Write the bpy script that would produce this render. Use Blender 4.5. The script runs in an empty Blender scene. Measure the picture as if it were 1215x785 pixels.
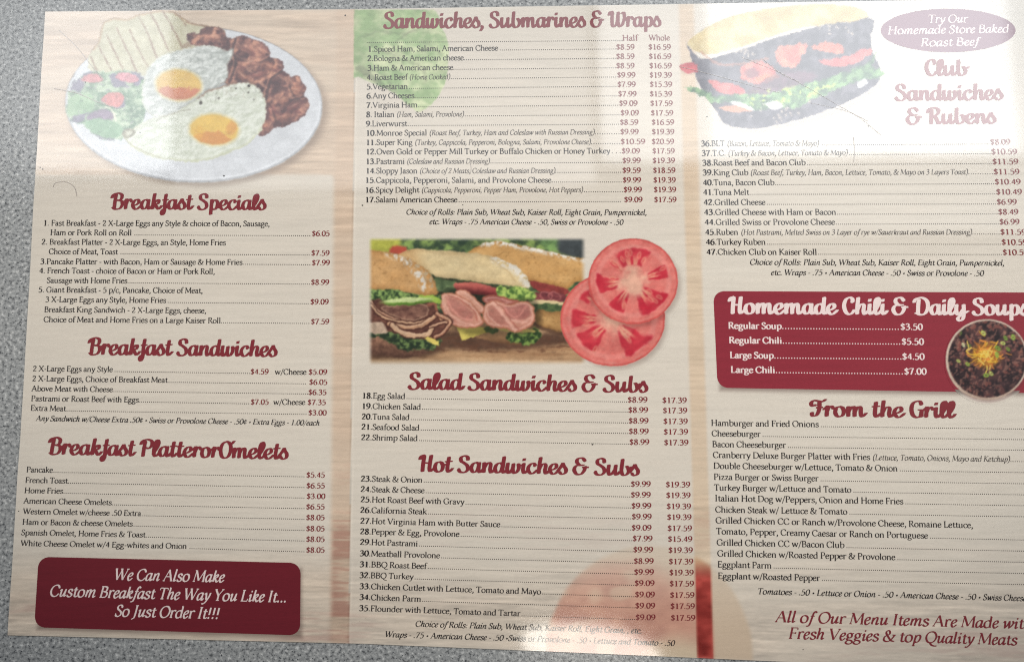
import bpy, math, random
import numpy as np
from mathutils import Vector, Matrix
from mathutils.geometry import delaunay_2d_cdt
random.seed(7)
R = math.radians
sc = bpy.context.scene
COL = sc.collection
PX = 0.00036                      # metres on the table per photograph pixel near the middle
FOC = 1000.0                      # focal length in photograph pixels
W0, H0 = 1215.0, 785.0
TOP = 0.0006                      # height of the laminate's upper face

# ---------------------------------------------------------------- camera
cam_d = bpy.data.cameras.new('camera')
cam = bpy.data.objects.new('camera', cam_d)
COL.objects.link(cam)
cam_d.sensor_width = 36.0
cam_d.lens = 36.0 * FOC / W0
cam_d.clip_start = 0.01
cam_d.clip_end = 50
rot = Matrix.Rotation(R(-1.2), 4, 'Z') @ Matrix.Rotation(R(6.6), 4, 'X') @ Matrix.Rotation(R(-3.4), 4, 'Y')
dirv = rot.to_3x3() @ Vector((0, 0, -1))
dist = FOC * PX
cpos = Vector((0, 0, TOP)) - dirv * dist
cam.matrix_world = Matrix.Translation(cpos) @ rot
sc.camera = cam
R3 = np.array(rot.to_3x3())
CP = np.array(cpos)

# ---------------------------------------------------------------- world, exposure, lamps
w = bpy.data.worlds.new('World'); sc.world = w; w.use_nodes = True
bg = w.node_tree.nodes['Background']
bg.inputs[0].default_value = (0.78, 0.86, 1.0, 1)
bg.inputs[1].default_value = 0.05
sc.view_settings.view_transform = 'Standard'
sc.view_settings.look = 'None'
sc.view_settings.gamma = 1
sc.view_settings.exposure = 0.0
sc.cycles.filter_width = 1.15
sc.cycles.use_denoising = False
sc.cycles.max_bounces = 4
sc.cycles.sample_clamp_indirect = 2

def unproj(px, py, z=TOP):
    """points of the table plane seen at photograph pixels"""
    px = np.asarray(px, float); py = np.asarray(py, float)
    d = np.stack([(px - W0/2)/FOC, -(py - H0/2)/FOC, -np.ones_like(px)], -1) @ R3.T
    t = (z - CP[2]) / d[..., 2]
    return CP + d * t[..., None]

def P2(px, py, z=TOP):
    return Vector(unproj(px, py, z).tolist())

def mirror_hit(px, py, H):
    """where the ceiling at height H is mirrored at this place of the menu"""
    p = P2(px, py); d = (p - cpos).normalized(); d.z = -d.z
    return p + d * ((H - p.z) / d.z)

def area(name, loc, sx, sy, ax, ay, radiance, color, spread=180):
    l = bpy.data.lights.new(name, 'AREA'); l.shape = 'RECTANGLE'
    l.size = sx; l.size_y = sy; l.color = color
    l.energy = radiance * math.pi * sx * sy
    l.spread = R(spread)
    o = bpy.data.objects.new(name, l); COL.objects.link(o)
    X = Vector(ax).normalized(); Y = Vector(ay).normalized(); Z = X.cross(Y).normalized(); Y = Z.cross(X)
    m = Matrix((X, Y, Z)).transposed().to_4x4(); m.translation = loc
    if Z.z < 0: pass
    o.matrix_world = m
    return o

def mirror_lamp(name, quad, H, radiance, color):
    """rectangular lamp facing down at height H, mirrored in the laminate at the given place"""
    a, b, c, d = [mirror_hit(x, y, H) for x, y in quad]      # tl, tr, br, bl
    ctr = (a + b + c + d) / 4
    ux = ((b - a) + (c - d)) / 2; uy = ((d - a) + (c - b)) / 2
    # lamp shines along -Z, Z up  => X x Y = +Z
    n = ux.cross(uy)
    if n.z < 0: uy = -uy
    return area(name, ctr, ux.length, uy.length, ux, uy, radiance, color)

mirror_lamp('window_lamp_right', [(704, -70), (1290, -70), (1290, 188), (716, 188)], 0.8, 4.1, (0.95, 0.98, 1.0))
mirror_lamp('window_lamp_far_right', [(838, -60), (1196, -60), (1200, 182), (842, 182)], 0.72, 3.8, (0.95, 0.98, 1.0))
mirror_lamp('glare_fade_lamp', [(830, 192), (1290, 192), (1290, 275), (834, 275)], 0.78, 1.3, (0.95, 0.98, 1.0))  # weak lamp added to fade out the right glare's lower edge
mirror_lamp('window_lamp_left', [(-40, -40), (205, -40), (205, 205), (-40, 205)], 0.8, 5.8, (0.95, 0.98, 1.0))
mirror_lamp('window_lamp_middle', [(209, -60), (700, -60), (700, 222), (209, 222)], 0.85, 1.9, (0.95, 0.98, 1.0))
mirror_lamp('foot_glare_lamp', [(606, 728), (778, 752), (786, 812), (628, 790)], 0.8, 7.5, (1.0, 0.95, 0.86)).data.shape = 'ELLIPSE'  # warm lamp added to mirror the glare at the sheet's foot
def spot(name, loc, aim, watts, deg, color):
    l = bpy.data.lights.new(name, 'SPOT'); l.energy = watts; l.color = color; l.spot_size = R(deg); l.spot_blend = 1.0
    l.shadow_soft_size = 0.04
    o = bpy.data.objects.new(name, l); COL.objects.link(o); o.location = loc
    o.rotation_euler = (Vector(aim)-Vector(loc)).to_track_quat('-Z', 'Y').to_euler()
spot('middle_fill_spot', (1.0, 0.10, 0.75), P2(870, 400), 23, 20, (1.0, 0.94, 0.85))  # added fill, only there to brighten the middle of the sheet
spot('middle_fill_spot', (-1.0, 0.12, 0.75), P2(430, 310), 26, 22, (1.0, 0.94, 0.85))  # second added fill, from the left side

# ---------------------------------------------------------------- helpers
def s2l(c):
    c = np.clip(np.asarray(c, float) / 255.0, 0, 1)
    return np.where(c <= 0.04045, c / 12.92, ((c + 0.055) / 1.055) ** 2.4)

def nd(nt, t, **kw):
    n = nt.nodes.new(t)
    for k, v in kw.items(): setattr(n, k, v)
    return n

def print_mat(name, color=None, attr=False, rough=0.55, grain=0.10, coat=1.0):
    """ink on paper under a glossy laminate; grain and ripples follow the place on the sheet"""
    m = bpy.data.materials.new(name); m.use_nodes = True
    nt = m.node_tree; L = nt.links.new
    b = nt.nodes['Principled BSDF']
    g = nd(nt, 'ShaderNodeNewGeometry')
    if attr:
        a = nd(nt, 'ShaderNodeAttribute'); a.attribute_name = 'ink'; src = a.outputs['Color']
    else:
        a = nd(nt, 'ShaderNodeRGB'); a.outputs[0].default_value = (*s2l(color), 1); src = a.outputs[0]
    mp = nd(nt, 'ShaderNodeMapping'); mp.inputs['Scale'].default_value = (500, 1900, 1)
    L(g.outputs['Position'], mp.inputs['Vector'])
    n1 = nd(nt, 'ShaderNodeTexNoise'); n1.inputs['Scale'].default_value = 1; n1.inputs['Detail'].default_value = 3
    L(mp.outputs[0], n1.inputs['Vector'])
    mp2 = nd(nt, 'ShaderNodeMapping'); mp2.inputs['Scale'].default_value = (35, 520, 1)
    L(g.outputs['Position'], mp2.inputs['Vector'])
    n2 = nd(nt, 'ShaderNodeTexNoise'); n2.inputs['Scale'].default_value = 1; n2.inputs['Detail'].default_value = 4
    L(mp2.outputs[0], n2.inputs['Vector'])
    ad = nd(nt, 'ShaderNodeMath', operation='ADD'); L(n1.outputs[0], ad.inputs[0]); L(n2.outputs[0], ad.inputs[1])
    mr = nd(nt, 'ShaderNodeMapRange')
    mr.inputs[1].default_value = 0.5; mr.inputs[2].default_value = 1.5
    mr.inputs[3].default_value = 1 - grain*1.6; mr.inputs[4].default_value = 1 + grain*1.6
    L(ad.outputs[0], mr.inputs[0])
    mx = nd(nt, 'ShaderNodeVectorMath', operation='SCALE'); L(src, mx.inputs[0]); L(mr.outputs[0], mx.inputs['Scale'])
    L(mx.outputs[0], b.inputs['Base Color'])
    b.inputs['Roughness'].default_value = rough
    b.inputs['Specular IOR Level'].default_value = 0.15
    b.inputs['Coat Weight'].default_value = coat
    b.inputs['Coat Roughness'].default_value = 0.07
    b.inputs['Coat IOR'].default_value = 1.72
    r1 = nd(nt, 'ShaderNodeTexNoise'); r1.inputs['Scale'].default_value = 14; r1.inputs['Detail'].default_value = 1
    r2 = nd(nt, 'ShaderNodeTexNoise'); r2.inputs['Scale'].default_value = 900; r2.inputs['Detail'].default_value = 2
    L(g.outputs['Position'], r1.inputs['Vector']); L(g.outputs['Position'], r2.inputs['Vector'])
    b1 = nd(nt, 'ShaderNodeBump'); b1.inputs['Strength'].default_value = 1; b1.inputs['Distance'].default_value = 0.00015
    b2 = nd(nt, 'ShaderNodeBump'); b2.inputs['Strength'].default_value = 1; b2.inputs['Distance'].default_value = 0.000002
    L(r1.outputs[0], b1.inputs['Height']); L(r2.outputs[0], b2.inputs['Height']); L(b1.outputs[0], b2.inputs['Normal'])
    L(b2.outputs[0], b.inputs['Coat Normal'])
    return m

M = {
 'ink':    print_mat('dark_ink', (40, 34, 34), grain=0.05),
 'soft':   print_mat('soft_ink', (66, 58, 56), grain=0.05),
 'dots':   print_mat('leader_ink', (46, 38, 38), grain=0.05),
 'maroon': print_mat('maroon_ink', (136, 46, 54), grain=0.05),
 'price':  print_mat('price_ink', (132, 44, 48), grain=0.05),
 'white':  print_mat('white_paper_lettering', (246, 226, 222), grain=0.04),
 'box':    print_mat('maroon_panel_ink', (148, 44, 58), grain=0.08),
 'notice': print_mat('dark_maroon_panel_ink', (116, 30, 42), grain=0.08),
 'badge':  print_mat('plum_badge_ink', (128, 70, 94), grain=0.06),
 'paint':  print_mat('printed_paper', attr=True, grain=0.055),
 'photo':  print_mat('printed_photograph', attr=True, grain=0.05),
}

def link(name, me, mat, parent=None, kind=None, label=None):
    o = bpy.data.objects.new(name, me); COL.objects.link(o)
    if mat: me.materials.append(mat)
    if parent: o.parent = parent
    if kind: o['kind'] = kind
    if label: o['label'] = label
    return o

def mesh_np(name, co, tris=None, quads=None, colors=None):
    me = bpy.data.meshes.new(name)
    F = quads if quads is not None else tris
    k = F.shape[1]
    me.vertices.add(len(co)); me.vertices.foreach_set('co', np.asarray(co, np.float32).ravel())
    me.loops.add(F.size); me.loops.foreach_set('vertex_index', F.astype(np.int32).ravel())
    me.polygons.add(len(F)); me.polygons.foreach_set('loop_start', np.arange(0, F.size, k, dtype=np.int32))
    me.update(calc_edges=True)
    if colors is not None:
        ca = me.color_attributes.new('ink', 'FLOAT_COLOR', 'POINT')
        c4 = np.ones((len(co), 4), np.float32); c4[:, :3] = s2l(colors)
        ca.data.foreach_set('color', c4.ravel())
    return me

# ---------------------------------------------------------------- noise and painting
def vnoise(x, y, seed=0):
    xi = np.floor(x).astype(np.int64); yi = np.floor(y).astype(np.int64)
    fx = x - xi; fy = y - yi
    fx = fx*fx*(3-2*fx); fy = fy*fy*(3-2*fy)
    def h(a, b):
        n = (a*374761393 + b*668265263 + seed*1442695041) & 0xffffffff
        n = ((n ^ (n >> 13)) * 1274126177) & 0xffffffff
        return ((n ^ (n >> 16)) & 0xffff) / 65535.0
    return (h(xi, yi)*(1-fx) + h(xi+1, yi)*fx)*(1-fy) + (h(xi, yi+1)*(1-fx) + h(xi+1, yi+1)*fx)*fy

def fbm(x, y, sx, sy=None, oct=3, seed=0):
    sy = sy or sx; r = 0; a = 1; t = 0
    for i in range(oct):
        r = r + a*vnoise(x/sx*2**i + 13.7*i, y/sy*2**i + 7.1*i, seed+i); t += a; a *= .55
    return r/t

def sstep(x, a, b):
    t = np.clip((x-a)/(b-a), 0, 1); return t*t*(3-2*t)

def cr(pts, n=4, closed=False):
    p = [np.array(q, float) for q in pts]; out = []
    if len(p) < 3 and not closed: return p
    N = len(p)
    for i in range(N if closed else N-1):
        if closed: p0, p1, p2, p3 = p[i-1], p[i], p[(i+1) % N], p[(i+2) % N]
        else: p0, p1, p2, p3 = p[max(i-1, 0)], p[i], p[i+1], p[min(i+2, N-1)]
        for k in range(n):
            t = k/n
            out.append(.5*((2*p1)+(-p0+p2)*t+(2*p0-5*p1+4*p2-p3)*t*t+(-p0+3*p1-3*p2+p3)*t**3))
    if not closed: out.append(p[-1])
    return out

class Pic:
    def __init__(s, x0, y0, x1, y1, st):
        s.xs = np.arange(x0, x1+st*.5, st); s.ys = np.arange(y0, y1+st*.5, st); s.st = st
        s.X, s.Y = np.meshgrid(s.xs, s.ys)
        s.C = background(s.X, s.Y); s.A = np.zeros(s.X.shape)
    def seg(s, pts, closed):
        """distance to a polyline, and inside test when closed"""
        P = [np.array(p, float) for p in pts]; D = np.full(s.X.shape, 1e9); IN = np.zeros(s.X.shape, bool)
        n = len(P)
        for i in range(n if closed else n-1):
            a, b = P[i], P[(i+1) % n]; d = b-a; L = d@d + 1e-9
            t = np.clip(((s.X-a[0])*d[0]+(s.Y-a[1])*d[1])/L, 0, 1)
            D = np.minimum(D, np.hypot(s.X-a[0]-t*d[0], s.Y-a[1]-t*d[1]))
            if closed and a[1] != b[1]:
                IN ^= ((a[1] > s.Y) != (b[1] > s.Y)) & (s.X < (b[0]-a[0])*(s.Y-a[1])/(b[1]-a[1])+a[0])
        return D, IN
    def poly(s, pts, soft=1.0, rag=0, smooth=True, seed=3):
        q = cr(pts, 3, True) if smooth else pts
        D, IN = s.seg(q, True); d = np.where(IN, D, -D)
        if rag: d = d + (fbm(s.X, s.Y, 3.5, seed=seed)-.5)*2*rag
        s.last = d
        return sstep(d, -soft, soft)
    def line(s, pts, wd, soft=.7, smooth=True):
        D, _ = s.seg(cr(pts, 4) if smooth else pts, False)
        return 1-sstep(D, wd/2-soft*.5, wd/2+soft*.5)
    def ell(s, cx, cy, rx, ry, a=0, soft=1.0, rag=0, seed=5):
        c, n = math.cos(R(a)), math.sin(R(a))
        u = (s.X-cx)*c+(s.Y-cy)*n; v = -(s.X-cx)*n+(s.Y-cy)*c
        r = np.hypot(u/rx, v/ry); d = (1-r)*min(rx, ry)
        if rag: d = d+(fbm(s.X, s.Y, 4, seed=seed)-.5)*2*rag
        s.last = d; s.u = u/rx; s.v = v/ry
        return sstep(d, -soft, soft)
    def put(s, m, col, var=0, sc_=4, seed=1, sy=None, cover=True):
        col = np.array(col, float)
        c = np.broadcast_to(col, s.C.shape).copy()
        if var: c *= (1+(fbm(s.X, s.Y, sc_, sy, seed=seed)-.5)*2*var)[..., None]
        s.C = s.C*(1-m[..., None]) + c*m[..., None]
        if cover: s.A = np.maximum(s.A, m)
    def mix(s, m, f, c1, c2):
        f = np.clip(f, 0, 1)[..., None]
        c = np.array(c1, float)*(1-f)+np.array(c2, float)*f
        s.C = s.C*(1-m[..., None])+c*m[..., None]; s.A = np.maximum(s.A, m)
    def shade(s, m, k):
        s.C = s.C*(1+(k-1)*m[..., None])
    def finish(s, warp=1.0, lum=.09, seed=1, fine=.05):
        """printed-photograph look: uneven edges, tonal mottling, slight softness"""
        h, wd = s.X.shape; iy, ix = np.mgrid[0:h, 0:wd].astype(float)
        dx = (fbm(s.X, s.Y, 4.5, seed=seed, oct=3)-.5)*4*warp/s.st; dy = (fbm(s.X+99, s.Y, 4.5, seed=seed+9, oct=3)-.5)*4*warp/s.st
        x = np.clip(ix+dx, 0, wd-1.001); y = np.clip(iy+dy, 0, h-1.001); x0 = x.astype(int); y0 = y.astype(int); fx = (x-x0)[..., None]; fy = (y-y0)[..., None]
        def smp(A): return (A[y0, x0]*(1-fx)+A[y0, x0+1]*fx)*(1-fy)+(A[y0+1, x0]*(1-fx)+A[y0+1, x0+1]*fx)*fy
        s.C = smp(s.C)
        k = 1+(fbm(s.X, s.Y, 13, 9, 3, seed+20)-.5)*2*lum+(fbm(s.X, s.Y, 2.2, seed=seed+31, oct=2)-.5)*2*fine
        s.C = s.C*k[..., None]
        P_ = np.pad(s.C, ((1, 1), (1, 1), (0, 0)), 'edge')
        bl = sum(P_[1+j:1+j+h, 1+i:1+i+wd]*wt for j, i, wt in ((0, 0, .4), (0, 1, .15), (0, -1, .15), (1, 0, .15), (-1, 0, .15)))
        g_ = bl.mean(-1, keepdims=True); s.C = g_+(bl-g_)*1.0
    def build(s, name, z, parent, mat='photo', under=None, cut=0.004, label=None):
        C = s.C
        if under is not None:
            C = under(s.X, s.Y)*(1-s.A[..., None]) + C*s.A[..., None]
        co = unproj(s.X, s.Y, z).reshape(-1, 3)
        h, wd = s.X.shape; idx = np.arange(h*wd).reshape(h, wd)
        q = np.stack([idx[1:, :-1], idx[1:, 1:], idx[:-1, 1:], idx[:-1, :-1]], -1).reshape(-1, 4)
        if cut is not None:
            keep = (s.A.ravel()[q] > cut).any(1); q = q[keep]
            used = np.unique(q); mp = np.zeros(h*wd, np.int64); mp[used] = np.arange(len(used))
            q = mp[q]; co = co[used]; cc = C.reshape(-1, 3)[used]
        else: cc = C.reshape(-1, 3)
        return link(name, mesh_np(name, co, quads=q, colors=np.clip(cc, 0, 255)), M[mat], parent, label=label)

# ---------------------------------------------------------------- setting: the counter
cm = bpy.data.materials.new('speckled_laminate'); cm.use_nodes = True
nt = cm.node_tree; L = nt.links.new; b = nt.nodes['Principled BSDF']
g = nd(nt, 'ShaderNodeNewGeometry')
def vor(scale, seed):
    mp = nd(nt, 'ShaderNodeMapping'); mp.inputs['Location'].default_value = (seed, seed*2.3, 0)
    L(g.outputs['Position'], mp.inputs['Vector'])
    nz = nd(nt, 'ShaderNodeTexNoise'); nz.inputs['Scale'].default_value = scale*1.1; nz.inputs['Detail'].default_value = 3; nz.inputs['Roughness'].default_value = .6
    L(mp.outputs[0], nz.inputs['Vector']); return nz.outputs[0]
def ramp(src, stops):
    r = nd(nt, 'ShaderNodeValToRGB'); e = r.color_ramp.elements
    for i, (p, c) in enumerate(stops):
        el = e[i] if i < 2 else e.new(p)
        el.position = p; el.color = (*s2l(c), 1)
    L(src, r.inputs[0]); return r.outputs[0]
base = ramp(vor(640, .3), [(.34, (94, 96, 98)), (.42, (148, 150, 151)), (.54, (168, 170, 170)), (.62, (192, 193, 192)), (.70, (222, 223, 222))])
spk = ramp(vor(900, 5.1), [(.35, (0, 0, 0)), (.40, (255, 255, 255))])
mxx = nd(nt, 'ShaderNodeMix', data_type='RGBA', blend_type='MIX')
L(spk, mxx.inputs[0]); mxx.inputs[6].default_value = (*s2l((62, 66, 72)), 1); L(base, mxx.inputs[7])
L(mxx.outputs[2], b.inputs['Base Color']); b.inputs['Roughness'].default_value = .2
nb = nd(nt, 'ShaderNodeBump'); nb.inputs['Distance'].default_value = 0.00004
nn = nd(nt, 'ShaderNodeTexNoise'); nn.inputs['Scale'].default_value = 700; L(g.outputs['Position'], nn.inputs['Vector'])
L(nn.outputs[0], nb.inputs['Height']); L(nb.outputs[0], b.inputs['Normal'])
hx, hy = .75, .6
cv = [(x, y, z) for z in (-.03, 0) for x, y in ((-hx, -hy), (hx, -hy), (hx, hy), (-hx, hy))]
me = bpy.data.meshes.new('counter')
me.from_pydata(cv, [], [(4, 5, 6, 7), (3, 2, 1, 0), (0, 1, 5, 4), (1, 2, 6, 5), (2, 3, 7, 6), (3, 0, 4, 7)])
link('counter', me, cm, kind='structure')

# ---------------------------------------------------------------- the menu
menu = bpy.data.objects.new('menu', None); COL.objects.link(menu)
menu['label'] = 'laminated deli menu sheet printed with three columns of dishes, lying on the grey speckled counter'
menu['category'] = 'menu'
menu.empty_display_size = .05

def xl(y, a, b):            # x of a line drawn on the sheet, from (x at y=0) to (x at y=785)
    return a+(b-a)*y/785.0

def background(X, Y):
    """colour of the printed sheet itself: peach boards under pale wash columns"""
    st = fbm(X, Y, 60, 3.2, 4, 11); st2 = fbm(X+300, Y, 22, 1.6, 3, 23); big = fbm(X, Y, 190, 45, 2, 31)
    wood = np.array([222, 200, 178.])*np.ones(X.shape+(1,))
    low = sstep(Y, 560, 770)
    f = (st-.5)*.36+(st2-.5)*.22
    wood = wood*(1+(f*(.7+1.0*low))[..., None])
    dk = sstep(big, .50, .68)*sstep(Y, 480, 700)*sstep(st, .42, .66)
    wood = wood*(1-dk[..., None]*.55)+np.array([150, 108, 98.])*dk[..., None]*.55
    pale = sstep(fbm(X, Y, 140, 24, 2, 41), .45, .7)
    wood = wood*(1-pale[..., None]*.4)+np.array([232, 216, 196.])*pale[..., None]*.4
    # gutter bands: warmer, stained
    fold = xl(Y, 421.5, 413.8); g1 = sstep(X, xl(Y, 399, 392)-4, xl(Y, 399, 392)+5)*(X < fold)
    g2 = sstep(X, xl(Y, 802, 826), xl(Y, 808, 829))*(1-sstep(X, xl(Y, 820, 845), xl(Y, 826, 849)))
    wood = wood*(1-g1[..., None]*.3)+np.array([218, 188, 162.])*g1[..., None]*.3
    bl = sstep(fbm(X, Y, 40, 30, 2, 77)*.5+st*.5, .46, .62)*sstep(Y, 520, 660)*g1
    wood = wood*(1-bl[..., None]*.6)+np.array([160, 108, 94.])*bl[..., None]*.6
    wood = wood*(1-g2[..., None]*.4)+np.array([228, 204, 172.])*g2[..., None]*.4
    C = wood
    # washes
    washc = np.array([230, 223, 211.])
    w1 = sstep(Y, 204, 210)*(1-sstep(X, xl(Y, 398, 391)-4, xl(Y, 398, 391)+4))*(X < fold)
    w1 *= .82-.50*sstep(Y, 640, 700)
    cor = np.hypot(np.maximum(X-388, 0), np.maximum(218-Y, 0)); w1 = w1*(1-sstep(cor, 9, 14)*(Y < 230)*(X > 380))
    w2 = (X >= fold)*(1-sstep(X, xl(Y, 802, 826), xl(Y, 808, 829)))*(.80-.32*sstep(Y, 640, 740))
    w3 = sstep(X, xl(Y, 820, 845), xl(Y, 826, 849))*(.84-.34*sstep(Y, 620, 760))
    # pictures printed under the wash: bun with tomato at the foot, lettuce leaf at the head
    r = np.hypot((X-770)/124, (Y-776)/131)+(fbm(X, Y, 30, 30, 2, 5)-.5)*.03
    bun = 1-sstep(r, .96, 1.015)
    bc = np.array([214, 178, 142.])*np.ones(X.shape+(1,))
    tom = (1-sstep(np.hypot((X-738)/118, (Y-775)/128), .72, 1.0))*.9
    tn = fbm(X, Y, 26, 16, 3, 8)
    tc = np.array([206, 112, 84.])*(1-tn[..., None]*.0)+(tn[..., None]-.5)*np.array([90, 90, 70.])
    hole = sstep(fbm(X, Y, 34, 22, 2, 66), .55, .72)[..., None]
    tc = tc*(1-hole*.6)+np.array([236, 190, 150.])*hole*.6
    inner = (1-sstep(np.hypot((X-806)/58, (Y-806)/60), .55, 1.1))[..., None]
    tc = tc*(1-inner)+np.array([226, 192, 150.])*inner
    redg = (g2*sstep(Y, 660, 690)*(X > 815))[..., None]
    bc = bc*(1-tom[..., None])+tc*tom[..., None]
    bc = bc*(1-redg)+(np.array([176, 66, 58.])+(tn[..., None]-.5)*np.array([170, 110, 100.]))*redg
    C = C*(1-bun[..., None])+bc*bun[..., None]
    wsh = w1+w2+w3
    wsh = wsh*(1-.10*bun)
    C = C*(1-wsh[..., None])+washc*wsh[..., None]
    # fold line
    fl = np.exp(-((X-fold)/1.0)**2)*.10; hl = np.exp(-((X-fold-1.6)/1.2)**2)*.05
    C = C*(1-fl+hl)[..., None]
    # soft printed drop shadows of the two maroon boxes
    return C

# sheet: smooth-edged grid, clipped to the outline
def lerp(a, b, t): return a+(b-a)*t
top_e = lambda u: np.interp(u, [0, .305, 1], [14, 11.2, -2])
bot_e = lambda u: np.interp(u, [0, .33, .52, 1], [753, 763, 773, 800])
NU, NV = 640, 400
U, V = np.meshgrid(np.linspace(0, 1, NU), np.linspace(0, 1, NV))
YT = top_e(U); YB = bot_e(U); Yp = YT+(YB-YT)*V
XL = np.interp(Yp, [14, 220, 380, 620, 753], [53.6, 41.2, 32.5, 17.5, 8.9])+(fbm(Yp*0, Yp, 40, 40, 2, 3)-.5)*.8
XR = lerp(1246, 1282, V)
Xp = XL+(XR-XL)*U
co = unproj(Xp, Yp, TOP).reshape(-1, 3)
idx = np.arange(NU*NV).reshape(NV, NU)
q = np.stack([idx[1:, :-1], idx[1:, 1:], idx[:-1, 1:], idx[:-1, :-1]], -1).reshape(-1, 4)
cb = background(Xp, Yp)
# lighter laminate rim all round
edge = np.minimum(np.minimum(U*1220, (1-U)*1220), np.minimum(V*755, (1-V)*755))
rim = 1-sstep(edge, 1.0, 2.2)
cb = cb*(1-rim[..., None]*.2)+np.array([232, 228, 220.])*rim[..., None]*.2
# side walls
ring = np.concatenate([idx[0, :], idx[1:, -1], idx[-1, ::-1][1:], idx[::-1, 0][1:-1]])
n0 = len(co); low = co[ring].copy(); low[:, 2] = 0.00005
co2 = np.vstack([co, low]); k = len(ring)
a_ = ring; b_ = np.roll(ring, -1); c_ = n0+np.arange(k); d_ = np.roll(c_, -1)
q2 = np.stack([a_, b_, d_, c_], -1)
cols = np.vstack([cb.reshape(-1, 3), np.tile([150, 146, 140.], (k, 1))])
link('printed_sheet', mesh_np('printed_sheet', co, quads=q, colors=cb.reshape(-1, 3)), M['paint'], menu)
M['edge'] = print_mat('laminate_edge', (176, 170, 160), rough=.7, coat=0.0)
rc = np.vstack([co[ring], low]); i_ = np.arange(k)
link('laminate_edge', mesh_np('laminate_edge', rc, quads=np.stack([i_, np.roll(i_, -1), k+np.roll(i_, -1), k+i_], -1)), M['edge'], menu)

Z1, Z2, Z3 = TOP+.000015, TOP+.00004, TOP+.00007

# ---------------------------------------------------------------- printed pictures (flat print)
# lettuce leaf under the first heading
p = Pic(418, 9, 536, 136, 1.0)
m = p.poly([(400, 0), (470, 4), (512, 8), (524, 30), (532, 50), (532, 75), (529, 98), (519, 116), (508, 128), (498, 133), (487, 128), (474, 116), (462, 108), (448, 102), (434, 96), (424, 92), (400, 90)], 1.2, .8)
m = m*(p.X > 419.6)*(p.Y > 11)
n = fbm(p.X+p.Y*.6, p.Y-p.X*.3, 15, 9, 4, 3); v = np.abs(fbm(p.X*.8+p.Y*.5, p.Y, 22, 11, 3, 9)-.5)
p.mix(m, (n-.32)*2.6, (148, 182, 122), (214, 226, 176))
p.shade(m*sstep(v, 0, .03)*0+m*(1-sstep(v, .0, .025)), .93)
p.shade(m*(1-sstep(p.X-.35*p.Y, 395, 432))*.8, .93)
for pts in ([(425, 45), (450, 38), (480, 40), (500, 34)], [(470, 50), (480, 42), (492, 36)], [(452, 60), (468, 66), (478, 74), (476, 90)], [(430, 90), (446, 84), (456, 92), (470, 108)], [(480, 70), (500, 80), (506, 96)], [(500, 60), (515, 58), (524, 66)]):
    p.shade(p.line(pts, 2.6, 2.6), .86)
p.shade(p.poly([(421, 82), (432, 90), (448, 100), (470, 112), (462, 104), (446, 92), (430, 78)], 1.5)*m, .78)
p.A = m*.86; p.finish(1.0, .10, 3)
p.build('lettuce_picture', Z1, menu, 'photo', background)

# breakfast plate
p = Pic(68, 12, 396, 226, .85)
sh = p.ell(234, 128, 154, 93, 2, 5); p.A = np.maximum(p.A, sh*.55); p.C[:] = (130, 112, 100)
m = p.ell(230, 124, 153, 93, 1.5, .9)
C = np.array([224, 227, 232.])
p.C = p.C*(1-m[..., None])+C*m[..., None]; p.A = np.maximum(p.A, m)
e1 = p.ell(230, 123, 151, 91, 1.5, .8); e2 = p.ell(230, 122.2, 149, 89, 1.5, 1.2)
p.shade((m-e1*m), .86); p.shade((e1-e2).clip(0, 1)*(p.Y > 120), 1.06)
p.shade(m*p.ell(240, 118, 120, 66, 2, 14), .975)
# toast wedge with grill marks
m = p.poly([(105, 66), (116, 50), (122, 26), (134, 21), (150, 23), (166, 17), (192, 12), (206, 14), (226, 27), (262, 33), (268, 37), (240, 58), (214, 62), (196, 72), (180, 82), (172, 90), (150, 94), (126, 92), (112, 90), (104, 80)], 1, 1.0, False)
p.mix(m, fbm(p.X, p.Y, 5, seed=2), (196, 190, 158), (228, 224, 198))
p.mix(m*(1-sstep(p.last, 0, 4))*(p.Y < 60), fbm(p.X, p.Y, 3, seed=6), (212, 184, 146), (190, 152, 116))
for pts in ([(138.5, 33.7), (150, 58), (162, 84)], [(154, 36), (164, 58), (175, 79)], [(163.5, 18), (175, 40), (187, 71)], [(176.7, 13), (188, 33), (200, 60)], [(192.5, 13), (204, 32), (216, 55)], [(201, 13), (212, 19), (221, 31)], [(126.7, 42), (137, 64), (148, 87)], [(117, 55), (126, 72), (135, 89)], [(108, 68), (113, 80), (118, 90)], [(222, 26), (236, 30), (262, 34)]):
    mm = p.line(pts, 2.0, 1.6)*m*(.45+.55*sstep(fbm(p.X, p.Y, 3, seed=4), .3, .6)); p.put(mm*.85, (150, 118, 96))
p.put(p.poly([(214, 57), (222, 50), (234, 46), (226, 56)], 1)*.6, (150, 120, 100))
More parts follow.
